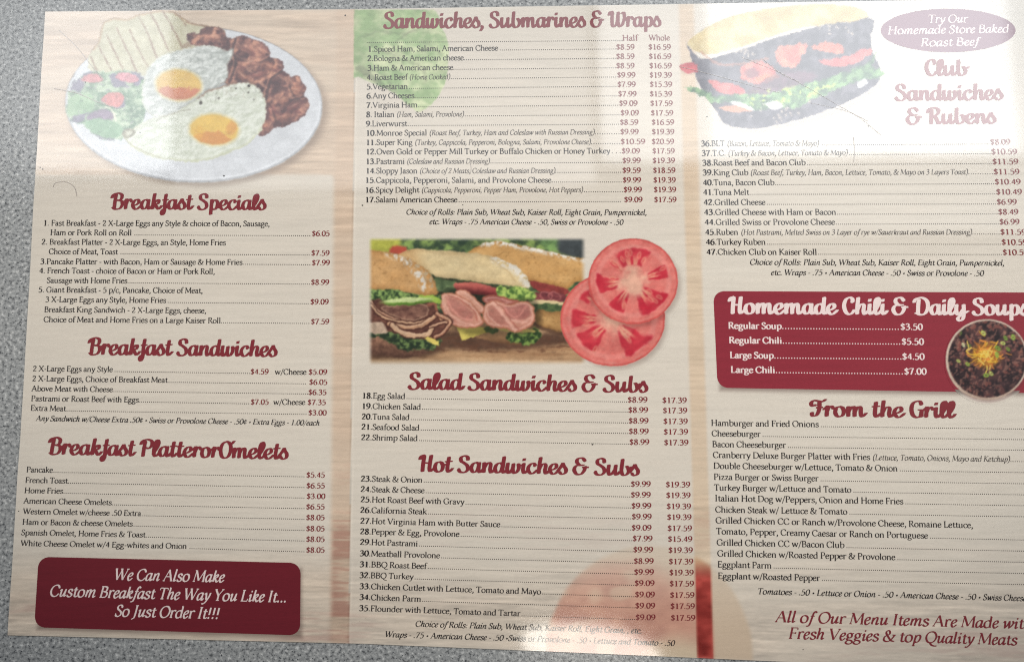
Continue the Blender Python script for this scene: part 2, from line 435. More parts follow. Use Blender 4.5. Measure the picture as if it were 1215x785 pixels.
# salad
m = p.poly([(80, 122), (84, 104), (94, 92), (110, 84), (130, 86), (150, 84), (170, 92), (176, 108), (172, 130), (166, 150), (152, 162), (136, 166), (118, 164), (104, 152), (92, 146), (80, 140), (78, 130)], 1.5, 3)
n = fbm(p.X, p.Y, 12, 8, 4, 21)
p.mix(m, sstep(n, .3, .7), (112, 146, 118), (190, 210, 180)); p.put(m*sstep(fbm(p.X, p.Y, 5, 3, 3, 27), .56, .7)*.6, (222, 230, 208)); p.put(m*sstep(fbm(p.X, p.Y, 5, 3, 3, 29), .60, .72)*.6, (88, 118, 96))
p.put(m*sstep(fbm(p.X, p.Y, 20, 14, 2, 51), .52, .62)*.8, (128, 116, 148), .2, 4)
for pts, c in (([(96, 96), (104, 88), (116, 88), (122, 95), (112, 98)], (214, 142, 144)), ([(137, 92), (144, 86), (156, 88), (165, 94), (160, 98), (146, 97)], (214, 144, 154)), ([(120, 118), (130, 110), (144, 111), (147, 118), (142, 127), (132, 126), (122, 122)], (212, 134, 130)),):
    p.put(p.poly(pts, 1.0, .8), c, .2, 3)
p.put(p.poly([(103, 140), (112, 132), (126, 130), (136, 138), (130, 143), (110, 144)], 1.5, 1)*.8, (140, 112, 148), .2, 4)
mm = p.poly([(100, 146), (112, 141), (128, 142), (142, 148), (146, 156), (136, 164), (122, 163), (108, 156)], 1.2, 1); p.mix(mm, fbm(p.X, p.Y, 6, seed=9), (116, 160, 124), (170, 204, 168))
mm = p.poly([(80, 132), (84, 116), (100, 110), (112, 116), (110, 130), (96, 136), (86, 138)], 1.2, 1); p.mix(mm, fbm(p.X, p.Y, 6, seed=19), (130, 172, 130), (184, 210, 172))
p.put(p.line([(125, 127), (131, 129), (135, 135), (138, 143)], 1.8, 1), (236, 236, 214))
for k in range(46):
    x = random.uniform(84, 172); y = random.uniform(96, 158)
    p.put(p.line([(x, y), (x+random.uniform(-6, 6), y+random.uniform(-4, 4))], 1.0, 1)*.6*m, random.choice([(210, 226, 200), (96, 120, 100), (150, 130, 160)]))
# bacon
bac = [(224, 50), (222, 42), (228, 39), (236, 41), (240, 34), (256, 32), (266, 36), (269, 44), (276, 46), (286, 43), (300, 47), (311, 50), (319, 58), (321, 68), (332, 71), (337, 78), (336, 84), (342, 88), (346, 92), (353, 90), (359, 98), (363, 106), (361, 114), (367, 122), (366, 130), (358, 140), (346, 146), (338, 150), (326, 152), (318, 158), (308, 161), (306, 152), (310, 140), (311, 122), (304, 108), (290, 100), (272, 102), (266, 96), (268, 84), (272, 70), (262, 60), (248, 54), (236, 57)]
m = p.poly(bac, .9, 1.6, True); d = p.last
def lumps(seed, s):
    a = fbm(p.X, p.Y, s, seed=seed, oct=2); b2 = fbm(p.X+2.0, p.Y+2.4, s, seed=seed, oct=2)
    return a, (b2-a)
# wavy rashers: bright crests, dark furrows, fat streaks
q1 = p.X*.82+p.Y*.57; q2 = -p.X*.57+p.Y*.82
wv = np.sin(q1/4.6+3.2*fbm(p.X, p.Y, 17, seed=31)+1.3*np.sin(q2/8.0))*.5+.5
hgt = wv*.55+fbm(p.X, p.Y, 8, seed=57)*.6; hg2 = np.roll(np.roll(hgt, -2, 0), -2, 1); gr = hg2-hgt
f = .46+gr*2.4+(fbm(p.X, p.Y, 5, seed=70)-.5)*.8+(fbm(p.X, p.Y, 22, seed=71)-.5)*.5
p.mix(m, f, (74, 36, 44), (212, 152, 126))
p.put(m*sstep(fbm(q1, q2, 26, 5, 3, 72), .56, .68)*.5, (222, 172, 142))
p.put(m*sstep(fbm(q1, q2, 20, 6, 3, 79), .60, .70)*.55, (104, 46, 54))
p.put(m*sstep(.35-wv, 0, .3)*sstep(fbm(p.X, p.Y, 12, seed=73), .42, .6)*.7, (66, 32, 40))
p.put(m*(1-sstep(d, 0, 1.8))*.6, (76, 42, 42))
for pts in ([(280, 46), (276, 60), (280, 76), (272, 98)], [(321, 68), (308, 74), (292, 72), (282, 66)], [(336, 84), (324, 92), (318, 106), (316, 118)], [(346, 92), (344, 104), (350, 116)], [(362, 114), (348, 118), (334, 116)], [(312, 122), (322, 128), (328, 144)]):
    p.put(p.line(pts, 2.4, 2.6)*m*.8, (58, 30, 38)); p.put(p.line([(x-2.6, y-1.5) for x, y in pts], 1.4, 1.6)*m*.45, (220, 166, 136))
for (x, y, r, s2, an) in ((293, 57, 9, 5, 30), (309, 60, 7, 6, 50), (297, 75, 10, 4, -10), (320, 79, 9, 5, 20), (307, 88, 8, 4, -20), (288, 90, 8, 5, 40), (346, 98, 7, 5, 60), (352, 108, 6, 7, 10), (337, 119, 6, 5, 0), (350, 126, 10, 4, -25), (336, 139, 9, 4, -15), (322, 132, 4, 7, 10), (254, 44, 9, 4, 5), (314, 148, 5, 6, 0)):
    mm = p.ell(x, y, r, s2, an, 3.2, 2.2, int(x))*m
    p.put(mm*.55, random.choice([(206, 140, 116), (150, 78, 74), (192, 124, 96)]), .3, 3); p.put(p.ell(x+1.5, y+s2*.75, r*.9, 1.2, an, 1.4)*m*.45, (78, 38, 44)); p.put(p.ell(x-1, y-s2*.35, r*.5, 1.0, an, 1.2)*m*.5, (236, 190, 162))
# eggs
def egg(pts, seed, base, dark):
    m = p.poly(pts, 1.0, 1.6, True, seed); d = p.last
    f = fbm(p.X, p.Y, 9, 6, 4, seed); e = fbm(p.X+1.4, p.Y+1.8, 7, 5, 3, seed+4)-fbm(p.X, p.Y, 7, 5, 3, seed+4)
    p.mix(m, .62+(f-.5)*1.1+e*2.4, dark, base)
    p.put(m*(1-sstep(d, 0, 2.2))*.45, (206, 204, 176)); return m, d
p.shade(p.poly([(172, 104), (176, 84), (190, 68), (210, 60), (236, 55), (262, 56), (282, 58), (280, 76), (272, 92), (266, 104), (250, 110), (200, 140)], 4), .93)
eg1 = [(168, 112), (170, 98), (174, 84), (186, 70), (204, 62), (226, 57), (244, 54), (258, 56), (268, 60), (276, 58), (276, 66), (270, 78), (271, 90), (266, 98), (256, 104), (244, 112), (230, 124), (206, 136), (184, 138), (172, 128)]
m1, d1 = egg(eg1, 61, (234, 238, 234), (188, 194, 188))
p.put(m1*sstep(fbm(p.X, p.Y, 5, 3, 3, 5), .56, .68)*(p.X > 225)*.55, (166, 172, 168))
p.put(m1*(1-sstep(d1, 0, 2.4))*(p.X > 262)*.7, (104, 88, 84))
eg2 = [(148, 160), (158, 152), (176, 142), (200, 136), (222, 126), (236, 116), (246, 108), (262, 103), (276, 100), (290, 98), (302, 102), (311, 110), (315, 122), (316, 134), (312, 150), (304, 162), (290, 173), (270, 182), (250, 189), (234, 192), (212, 191), (186, 188), (166, 180), (152, 170)]
p.shade(p.poly([(x+1.5, y-3) for x, y in eg2], 2.5)*(p.Y < 130), .78)
m2, d2 = egg(eg2, 67, (238, 242, 230), (208, 214, 196))
cr_ = (fbm(p.X, p.Y, 3.4, seed=88)); up = sstep(130-(p.Y-(p.X-230)*-.05), 0, 30)
p.put(m2*sstep(cr_, .60, .72)*up*.75, (176, 180, 166)); p.put(m2*sstep(.36-cr_, 0, .1)*up*.8, (250, 252, 246))
p.put(m2*(1-sstep(d2, 0, 2.8))*(p.Y < 118)*(p.X < 272)*.8, (122, 82, 66)); p.put(m2*(1-sstep(d2, 0, 4.5))*(p.Y > 150)*.5, (206, 210, 170))
for x, y, r in ((295, 102, 1.7), (295, 110, 1.1), (260, 117, 1.2), (238, 122, 1.9), (280, 105, 1), (301, 118, .8)): p.put(p.ell(x, y, r, r, 0, .7), (66, 58, 50))
for k in range(40):
    t = random.random(); x = 236+t*74; y = 112-26*math.sin(t*3)*.35+random.uniform(-2, 12)
    p.put(p.line([(x, y), (x+random.uniform(-3, 3), y+random.uniform(1, 4))], 1, 1)*m2*.6, random.choice([(150, 150, 136), (252, 252, 248), (176, 170, 150)]))
p.put(p.poly([(145, 160), (147, 155), (154, 152), (161, 155), (158, 161), (150, 164)], .8), (150, 146, 124), .3, 3); p.put(p.ell(153, 158, 4, 2.4, -20, .8), (206, 206, 186))
p.put(p.line([(147, 163), (156, 172), (172, 180), (190, 187)], 1.1, 1)*.6, (150, 144, 110))
p.put(p.line([(186, 143), (200, 136), (214, 132), (226, 130)], 1.4, 1.3)*.5, (150, 144, 128))
def yolk(cx, cy, rx, ry, hi, lo, split):
    mm = p.ell(cx, cy, rx+2.5, ry+2.2, 3, 2.4); p.put(mm*.75, (238, 214, 150))
    mm = p.ell(cx, cy, rx, ry, 3, 1.2, .4); f = sstep(p.v+fbm(p.X, p.Y, 9, seed=3)*.5-.25+p.u*p.u*split, .05, .22)
    p.mix(mm, f+(fbm(p.X, p.Y, 4, seed=13)-.5)*.3, hi, lo); p.shade((mm-p.ell(cx, cy, rx-2, ry-2, 3, 2)).clip(0, 1), .97)
    return mm
yolk(212, 101, 26, 17.5, (236, 198, 112), (214, 136, 104), -.1)
mm = yolk(254, 154, 28, 17.5, (240, 200, 96), (226, 156, 78), -.6)
p.put(p.ell(236, 158, 6, 9, 20, 2)*mm*.5, (240, 184, 70)); p.put(p.ell(275, 152, 6, 9, 30, 2)*mm*.5, (214, 136, 66))
p.put(p.line([(228, 152), (240, 160), (256, 162), (272, 158), (281, 148)], 1, 1)*.4*mm, (200, 140, 60))
p.finish(.5, .05, 11, .035)
p.build('breakfast_plate_picture', Z1, menu, 'photo', background)

# sandwiches on a board
p = Pic(434, 280, 700, 436, .8)
p.C[:] = (80, 96, 66)
fz = sstep(p.X, 436.5, 443)*(1-sstep(p.X, 688, 696))*sstep(p.Y, 281, 287)*(1-sstep(p.Y, 426, 434)); p.A = fz.copy()
n = fbm(p.X, p.Y, 9, 7, 3, 14); ALL = np.ones_like(p.A)
p.mix(ALL, sstep(n, .32, .72), (58, 76, 56), (142, 166, 92))
p.put(p.poly([(430, 276), (472, 276), (474, 292), (460, 300), (430, 300)], 4), (188, 188, 84), .15, 8)
p.put(p.poly([(466, 292), (482, 294), (480, 302), (462, 300)], 2), (190, 84, 66))
p.put(p.poly([(664, 276), (710, 276), (710, 308), (664, 300)], 4), (66, 72, 74), .15, 6)
p.put(p.poly([(640, 280), (660, 280), (660, 298), (645, 294)], 4)*.7, (120, 158, 96), .2, 4)
p.put(p.poly([(530, 280), (560, 280), (560, 298), (540, 296)], 4)*.5, (44, 64, 52))
# board
m = p.poly([(430, 384), (520, 386), (600, 380), (720, 384), (720, 450), (430, 450)], 3)
w_ = fbm(p.X, p.Y, 40, 3, 3, 33); p.mix(m, w_, (150, 108, 76), (212, 174, 134))
p.put(p.poly([(430, 404), (520, 392), (620, 396), (700, 392), (710, 402), (620, 414), (560, 416), (530, 414), (500, 424), (430, 424)], 5)*.85, (84, 58, 46), .2, 6)
p.put(sstep(fbm(p.X, p.Y, 7, 2, 2, 35), .58, .68)*m*(p.Y > 398)*(p.Y < 418)*.6, (104, 68, 50))
p.put(p.poly([(430, 428), (560, 424), (710, 428), (710, 440), (430, 440)], 3)*.5, (220, 188, 150))
def bun(pts, c1, c2, flour=None, seed=1, rag=.4):
    m = p.poly(pts, 1.0, rag); d = p.last; f = .62+(fbm(p.X, p.Y, 18, 10, 2, seed)-.5)*.5+(fbm(p.X, p.Y, 2.4, seed=seed+3)-.5)*.18-(1-sstep(d, 0, 9))*.35
    p.mix(m, f, c1, c2); p.shade(m*(1-sstep(d, 0, 5))*.8, .9)
    p.put(m*sstep(fbm(p.X, p.Y, 3.2, 2.4, 2, seed+7), .70, .80)*(.4 if c1[2] < 130 else .1), tuple(v*.8 for v in c1)); return m
# third sandwich
m = bun([(556, 302), (566, 292), (580, 287), (594, 286), (622, 292), (655, 299), (680, 305), (702, 309), (702, 330), (684, 334), (672, 343), (650, 337), (628, 333), (600, 318)], (186, 134, 74), (228, 184, 124), seed=41)
fl = p.line([(572, 289), (594, 288), (622, 293), (655, 300), (700, 309)], 7, 5)*m; p.put(fl*sstep(fbm(p.X, p.Y, 3, seed=8), .25, .6), (236, 230, 220))
p.put(p.poly([(628, 333), (650, 337), (674, 343), (670, 350), (640, 346)], 1), (146, 62, 58), .2, 4)
m = p.poly([(636, 346), (668, 348), (668, 358), (644, 360), (634, 354)], 1, 1); p.mix(m, fbm(p.X, p.Y, 5, 3, 2, 6), (76, 34, 40), (160, 80, 82))
for cx in (648, 658): p.put((p.ell(cx, 351, 8, 5.5, 10, .8)-p.ell(cx, 351.5, 6.4, 4, 10, .8)).clip(0, 1)*.7, (184, 110, 106))
p.put(p.poly([(628, 355), (668, 358), (666, 363), (630, 360)], .8), (228, 206, 158))
m = p.poly([(632, 360), (668, 362), (664, 369), (640, 369), (634, 365)], 1, 1.2); p.mix(m, fbm(p.X, p.Y, 4, seed=3), (40, 56, 40), (116, 140, 84))
bun([(638, 367), (652, 370), (672, 370), (676, 394), (650, 391), (636, 382)], (150, 106, 60), (212, 170, 112), seed=45)
p.put(p.line([(634, 384), (650, 392), (672, 396)], 4, 3)*.7, (80, 54, 40))
# second sandwich
p.put(p.poly([(508, 328), (540, 330), (600, 340), (628, 344), (632, 356), (600, 364), (560, 362), (510, 350)], 2), (60, 66, 46), .3, 4)
m = p.poly([(514, 330), (530, 332), (545, 336), (540, 346), (520, 346)], 1, 1.4); p.mix(m, fbm(p.X, p.Y, 5, seed=3), (52, 70, 48), (132, 152, 104))
m = p.poly([(540, 336), (562, 335), (588, 341), (591, 350), (570, 350), (542, 344)], 1); p.mix(m, .5+(p.Y-342)*.09, (206, 112, 100), (150, 58, 60))
m = bun([(472, 304), (480, 298), (494, 295), (520, 297), (550, 299), (575, 302), (596, 308), (612, 316), (624, 327), (629, 340), (618, 342), (600, 338), (570, 335), (545, 331), (518, 328), (504, 320), (490, 310)], (214, 186, 138), (232, 212, 168), seed=51, rag=.3)
p.put(m*(1-sstep(p.X, 478, 512))*.55, (206, 156, 100)); p.put(p.line([(588, 307), (606, 315), (619, 326), (626, 337)], 10, 8)*m*sstep(fbm(p.X, p.Y, 3, seed=18), .3, .55)*.8, (238, 234, 228)); p.put(p.line([(584, 308), (600, 320), (612, 334)], 1.6, 1.4)*m*.5, (190, 160, 116))
m = p.poly([(588, 344), (594, 338), (602, 342), (612, 340), (624, 342), (634, 347), (637, 353), (628, 356), (616, 358), (604, 354), (596, 356), (590, 352)], 1, 2); p.mix(m, sstep(fbm(p.X, p.Y, 4.5, seed=30), .25, .7), (78, 112, 54), (182, 206, 108))
m = p.poly([(560, 398), (580, 392), (612, 394), (636, 396), (630, 406), (612, 409), (584, 405)], 1); p.mix(m, .7-(p.Y-398)*.08, (112, 78, 54), (196, 152, 108))
m = p.poly([(600, 400), (606, 394), (620, 394), (634, 388), (640, 392), (641, 400), (632, 408), (618, 408), (606, 406)], 1, 2); p.mix(m, sstep(fbm(p.X, p.Y, 4, seed=34), .35, .7), (46, 66, 36), (132, 160, 80))
m = p.poly([(541, 386), (560, 387), (592, 389), (566, 398), (548, 404)], .8, 0, False); p.mix(m, (p.X-540)/50, (230, 212, 112), (206, 186, 90))
p.put(p.poly([(590, 388), (612, 391), (632, 390), (634, 394), (600, 393)], .8), (216, 196, 112)); p.put(p.poly([(574, 390), (584, 386), (592, 392), (584, 396)], 1, 1)*.9, (70, 92, 50), .3, 3)
def roll(cx, cy, rx, ry, a, turns=3):
    p.shade(p.ell(cx+1, cy+2, rx+2, ry+2, a, 2.5), .72)
    m = p.ell(cx, cy, rx, ry, a, .9, .5); d = p.last
    p.mix(m, .75-p.v*.3+(fbm(p.X, p.Y, 5, 3, 2, int(cx))-.5)*.3, (176, 108, 98), (224, 158, 142)); p.put(m*(1-sstep(d, 0, 2))*.8, (168, 92, 70)); p.put(m*sstep(d, 1.6, 2.4)*(1-sstep(d, 3, 4.2))*.6, (234, 180, 164))
    for k in range(1, turns):
        s_ = 1-k/turns; mm = p.ell(cx+(k*1.5), cy-(k*1.2), rx*s_, ry*s_, a+8*k, .9)
        p.mix(mm, .6-p.v*.4, (140, 76, 76), (206, 138, 126)); q_ = p.ell(cx+(k*1.5), cy-(k*1.2)+.9, rx*s_-1.6, ry*s_-1.5, a+8*k, .8); p.put((mm-q_).clip(0, 1)*.7, (222, 160, 142))
        p.put(q_*.35, (120, 60, 66))
def ham(pts, c1=(184, 122, 104), c2=(230, 174, 150), rim=(160, 88, 62)):
    m = p.poly(pts, 1.1, .5); d = p.last; p.mix(m, .55+(fbm(p.X, p.Y, 7, 4, 3, 12)-.5)*1.0-(p.Y-370)*.012, c1, c2)
    p.put(m*(1-sstep(d, .2, 1.8))*.75, rim); p.put(m*sstep(d, 1.8, 2.6)*(1-sstep(d, 3, 4.6))*.45, (242, 194, 178)); return m
p.shade(p.poly([(520, 348), (560, 342), (600, 354), (636, 356), (640, 390), (600, 398), (540, 392)], 4), .62)
ham([(541, 347), (548, 343), (558, 348), (570, 360), (578, 368), (568, 372), (556, 364), (546, 358)])
ham([(523, 350), (530, 347), (544, 350), (558, 358), (568, 370), (574, 382), (566, 388), (550, 389), (536, 384), (528, 374), (523, 362)])
p.put(p.poly([(530, 353), (542, 356), (556, 366), (562, 376), (556, 380), (544, 376), (535, 368)], 3)*.5, (160, 92, 88), .2, 4)
p.put(p.line([(530, 352), (536, 366), (548, 377), (560, 379)], 2.2, 2)*.8, (226, 156, 140)); p.put(p.line([(532, 350), (548, 357), (562, 369), (566, 380)], 1.4, 1.2)*.7, (176, 98, 84))
p.put(p.line([(528, 360), (534, 372), (546, 381), (560, 385)], 2.6, 2.4)*.5, (240, 190, 174))
ham([(574, 352), (590, 350), (604, 354), (616, 357), (600, 362), (582, 362), (574, 358)], (130, 72, 70), (184, 112, 100))
ham([(573, 374), (575, 362), (584, 357), (596, 358), (606, 361), (618, 357), (630, 360), (635, 371), (633, 382), (624, 390), (612, 394), (598, 389), (582, 388), (575, 382)])
p.put(p.poly([(579, 372), (582, 364), (590, 363), (596, 370), (604, 382), (606, 388), (592, 384), (582, 380)], 3)*.5, (164, 98, 90), .15, 4)
p.put(p.poly([(598, 364), (608, 364), (620, 360), (629, 366), (628, 375), (618, 380), (606, 378), (600, 372)], 3)*.55, (152, 84, 84), .2, 4)
p.put(p.line([(597, 360), (602, 370), (610, 376), (618, 372), (624, 364)], 2.0, 2)*.7, (222, 148, 134)); p.put(p.line([(584, 360), (592, 366), (600, 378), (612, 392)], 3.2, 2.2)*.75, (238, 184, 166))
p.put(p.line([(587, 358), (597, 366), (606, 379), (616, 391)], 1.2, 1.2)*.7, (170, 94, 82)); p.put(p.line([(578, 368), (582, 378), (592, 385)], 1.6, 1.6)*.6, (240, 190, 172))
p.put(p.line([(608, 379), (620, 383), (630, 376)], 2.4, 2.4)*.5, (240, 188, 172))
# first sandwich
m = p.poly([(430, 396), (450, 394), (480, 396), (512, 404), (508, 416), (490, 423), (466, 424), (430, 414)], 1.5); p.mix(m, fbm(p.X, p.Y, 4, seed=13)-(p.Y-405)*.03, (96, 66, 54), (176, 130, 104))
m = p.poly([(434, 392), (460, 394), (466, 388), (490, 398), (522, 402), (520, 410), (510, 416), (496, 414), (480, 416), (466, 408), (450, 400), (436, 400)], 1.2, 2.4); p.mix(m, sstep(fbm(p.X, p.Y, 4, seed=14), .35, .75), (40, 54, 38), (112, 134, 80))
m = p.poly([(432, 346), (470, 350), (512, 356), (520, 372), (532, 374), (538, 382), (530, 392), (520, 402), (500, 402), (480, 398), (458, 392), (440, 388), (430, 384)], 1.2, 1.4); p.mix(m, fbm(p.X, p.Y, 5, 3, 3, 15), (64, 38, 36), (140, 92, 74))
p.put(p.poly([(434, 384), (452, 382), (460, 394), (446, 396), (434, 392)], 1), (196, 170, 148), .15, 4)
def slab(pts, wd, c=(206, 164, 130)):
    p.put(p.line(pts, wd+2.4, 1.4), (70, 38, 32)); p.put(p.line([(x, y-.2) for x, y in pts], wd, 1.6), c, .14, 4); p.put(p.line([(x, y-wd*.3) for x, y in pts], wd*.35, 1)*.6, (232, 198, 168))
m = p.poly([(452, 364), (470, 362), (500, 360), (508, 366), (504, 376), (486, 380), (464, 374)], 1.0, .8); p.mix(m, fbm(p.X, p.Y, 4, 2.5, 2, 16), (92, 58, 52), (168, 124, 104)); p.put(m*(1-sstep(p.last, .4, 1.8))*.7, (214, 176, 146))
slab([(436, 352), (446, 366), (458, 374), (474, 380)], 2.4, (186, 138, 112)); slab([(440, 362), (454, 376), (478, 382), (500, 382), (516, 374)], 2.2)
slab([(462, 384), (480, 388), (500, 386), (518, 374), (524, 378)], 4.5, (196, 150, 118)); slab([(466, 386), (476, 394), (492, 398), (508, 396), (512, 390)], 5.5, (216, 176, 142))
slab([(518, 372), (530, 378), (534, 384), (524, 396), (516, 400)], 3.6, (178, 126, 100)); slab([(510, 388), (520, 384), (530, 382)], 2.4, (204, 158, 128))
p.put(p.line([(508, 362), (516, 360), (518, 368)], 3, 1.4)*.8, (170, 106, 84))
m = p.poly([(432, 340), (462, 342), (488, 346), (514, 350), (524, 352), (520, 358), (500, 358), (480, 356), (460, 358), (446, 354), (434, 356)], 1, 2); p.mix(m, sstep(fbm(p.X, p.Y, 4.2, seed=17), .3, .7), (48, 68, 42), (150, 178, 102))
p.put(p.poly([(500, 348), (512, 350), (523, 356), (520, 360), (506, 356), (496, 354)], 1, 1), (166, 196, 84), .15, 4)
m = p.ell(484, 357.5, 31, 4.6, -3, .8); p.mix(m, .5-p.v*.7, (84, 122, 44), (196, 214, 130)); m = p.ell(482, 356, 27, 2.5, -3, .8); p.put(m, (206, 220, 156), .1, 4)
m = bun([(428, 298), (444, 297), (458, 299), (474, 303), (492, 310), (506, 320), (514, 330), (519, 342), (518, 349), (502, 350), (486, 347), (464, 343), (428, 339)], (190, 138, 82), (224, 180, 126), seed=55)
fl = p.line([(462, 300), (482, 310), (496, 324), (504, 342)], 9, 7)*m; p.put(fl*sstep(fbm(p.X, p.Y, 2.6, 4, 2, 19), .34, .6)*.9, (226, 222, 214))
fl = p.line([(484, 308), (502, 320), (514, 338)], 8, 6)*m; p.put(fl*sstep(fbm(p.X, p.Y, 2.6, 4, 2, 29), .5, .62)*.8, (190, 172, 142)); p.put(p.line([(480, 306), (498, 320), (508, 338)], 1.4, 1.2)*m*.6, (176, 134, 84))
p.put(p.poly([(503, 401), (508, 399), (521, 405), (520, 410), (515, 409)], .8, 0, False), (220, 200, 106))
p.shade(ALL*sstep(p.Y, 408, 424)*(1-sstep(p.X, 470, 560))*.5, .75)
p.A = fz
p.finish(0.7, .09, 12)
p.build('sandwich_photograph', Z1, menu, 'photo', background); sand = p

# tomato slices
def tomato(p, cx, cy, rx, ry, cav, seed):
    m = p.ell(cx, cy, rx, ry, 0, .9, .5, seed); d = p.last; u, v = (p.X-cx)/rx, -(p.Y-cy)/ry
    r = np.hypot(u, v); th = np.degrees(np.arctan2(v, u)) % 360
    p.mix(m, .5+(fbm(p.X, p.Y, 6, seed=seed)-.5)*.9, (216, 104, 98), (236, 142, 130))
    p.put(m*(1-sstep(d, 0, 3.2))*.9, (206, 72, 68)); p.put(m*(1-sstep(np.abs(r-.80), .02, .09))*.5, (240, 156, 146))
    wob = (fbm(u*40+50, v*40+50, 9, seed=seed+3)-.5)
    core = np.zeros_like(m)
    for a0, a1, r0, r1 in cav:
        mid = (a0+a1)/2; hw = (a1-a0)/2; dth = np.abs((th-mid+180) % 360-180)
        rr = r+wob*.10; aa = dth*(.55+.45*np.clip(rr/r1, 0, 1.3))
        f = (1-sstep(dth/hw+wob*.5, .78, 1.0))*sstep(rr, r0, r0+.06)*(1-sstep(rr, r1-.05, r1+.01))
        rays = sstep(np.sin(np.radians(dth*((360/max(hw, 12))*.9)))+fbm(u*30+9, v*30+9, 7, seed=seed+5)*.8, .7, 1.2)
        inn = sstep(1-(rr-r0)/(r1-r0), .25, .8)
        p.mix(m*f, .5+wob*1.4, (188, 34, 54), (212, 66, 76))
        p.put(m*f*rays*inn*.75, (240, 178, 142))
        for k in range(max(2, int(hw/7))):
            ang = math.radians(mid+random.uniform(-.85, .85)*hw); q = random.uniform(r0+.12, r1-.07)
            x, y = cx+rx*q*math.cos(ang), cy-ry*q*math.sin(ang); a_ = -math.degrees(ang)
            e = p.ell(x, y, 4.2, 2.2, a_, .8); e2 = p.ell(x, y, 2.8, 1.1, a_, .7)
            p.put((e-e2).clip(0, 1)*m*.75, (238, 164, 138)); p.put(e2*m*.5, (222, 112, 96))
    c = m*(1-sstep(r+wob*.5, .12, .44)); p.put(c*.8, (240, 196, 168))
    p.put(m*(1-sstep(np.abs(r-.93), 0, .05))*sstep(fbm(p.X, p.Y, 14, seed=2), .5, .7)*.3, (244, 170, 160))
    return m
p = Pic(656, 276, 818, 444, .8)
for (cx, cy, rx, ry) in ((732, 383, 60, 55), (756, 338, 52, 49)):
    s_ = p.ell(cx, cy, rx, ry, 0, 4.5); p.A = np.maximum(p.A, s_*.45)
p.C[:] = (140, 124, 114)
tomato(p, 727, 378.5, 62.3, 55.8, [(200, 247, .24, .80), (162, 196, .3, .83), (285, 335, .22, .84), (110, 150, .55, .8)], 7)
p.shade(p.ell(753, 337, 55, 52, 0, 4)*p.ell(727, 378, 62, 56, 0, 1), .8)
tomato(p, 751.3, 333.5, 53.2, 50.8, [(58, 128, .34, .80), (132, 142, .3, .7), (4, 30, .32, .82), (282, 340, .26, .84), (222, 256, .26, .80), (168, 205, .30, .82)], 17)
p.finish(0.45, .09, 13)
def over_sandwich(X, Y):
    B = background(X, Y); h, wd = sand.X.shape
    ix = np.clip(((X-sand.xs[0])/sand.st), 0, wd-1).round().astype(int); iy = np.clip(((Y-sand.ys[0])/sand.st), 0, h-1).round().astype(int)
    a = sand.A[iy, ix]*(X < sand.xs[-1])*(Y < sand.ys[-1]); return B*(1-a[..., None])+sand.C[iy, ix]*a[..., None]
p.build('tomato_slice_picture', Z2, menu, 'photo', over_sandwich)

# club sandwich on dark bread
p = Pic(798, 4, 1058, 160, .9)
def dk(pts, c1, c2, rag=1.2, seed=5, sx=7, soft=1.1):
    m = p.poly(pts, soft, rag); p.mix(m, sstep(fbm(p.X, p.Y, sx, seed=seed), .25, .75), c1, c2); return m
dk([(814, 50), (832, 70), (870, 62), (930, 42), (1030, 20), (1033, 45), (1036, 62), (1044, 80), (1044, 94), (1030, 108), (1000, 124), (960, 139), (920, 149), (895, 153), (872, 151), (858, 146), (848, 130), (836, 112), (826, 92), (822, 74)], (66, 62, 78), (108, 104, 116))
dk([(816, 54), (822, 44), (846, 28), (880, 16), (920, 9), (960, 5), (1000, 6), (1024, 12), (1030, 20), (1010, 26), (976, 30), (940, 36), (910, 46), (880, 56), (850, 64), (832, 64)], (208, 182, 120), (230, 212, 158), .8, 9, 16)
p.put(p.line([(832, 62), (852, 76), (880, 76), (910, 70)], 3, 2)*.6, (196, 116, 90))
dk([(840, 95), (858, 98), (880, 104), (884, 112), (868, 114), (852, 108)], (196, 70, 74), (222, 116, 108), .8)
m = dk([(880, 80), (896, 74), (912, 76), (922, 88), (912, 98), (896, 100), (880, 92)], (200, 84, 80), (226, 132, 114), 2.4); p.put(p.ell(892, 87, 9, 6, 0, 2)*.6, (92, 50, 72))
dk([(920, 60), (936, 54), (960, 54), (952, 66), (944, 80), (926, 78)], (206, 96, 84), (232, 146, 120), 2.6)
dk([(962, 56), (980, 50), (998, 54), (1000, 64), (980, 62)], (208, 100, 80), (230, 142, 116), 2.2); dk([(972, 72), (1000, 68), (1028, 58), (1034, 64), (1014, 76), (990, 80)], (196, 80, 82), (222, 112, 106), 2.0)
dk([(896, 92), (918, 88), (924, 92), (904, 96)], (206, 90, 60), (226, 130, 90), .8)
dk([(806, 80), (812, 75), (824, 75), (828, 84), (816, 88)], (180, 34, 50), (206, 70, 76), .8)
p.put(p.poly([(884, 112), (930, 108), (970, 90), (930, 84), (900, 100)], 3)*.7, (110, 70, 90), .3, 6)
dk([(826, 104), (838, 108), (850, 114), (876, 112), (904, 112), (930, 106), (960, 98), (990, 90), (1018, 80), (1034, 72), (1040, 62), (1036, 78), (1050, 86), (1044, 92), (1020, 96), (1000, 104), (980, 112), (960, 120), (946, 128), (924, 128), (900, 130), (880, 126), (862, 122), (846, 122), (834, 116), (812, 104)], (50, 92, 62), (134, 178, 116), 3.0, 12, 6)
p.put(sstep(fbm(p.X, p.Y, 6, 4, 2, 44), .6, .7)*p.poly([(880, 112), (960, 100), (1000, 96), (960, 116), (920, 126), (890, 124)], 3), (190, 210, 110))
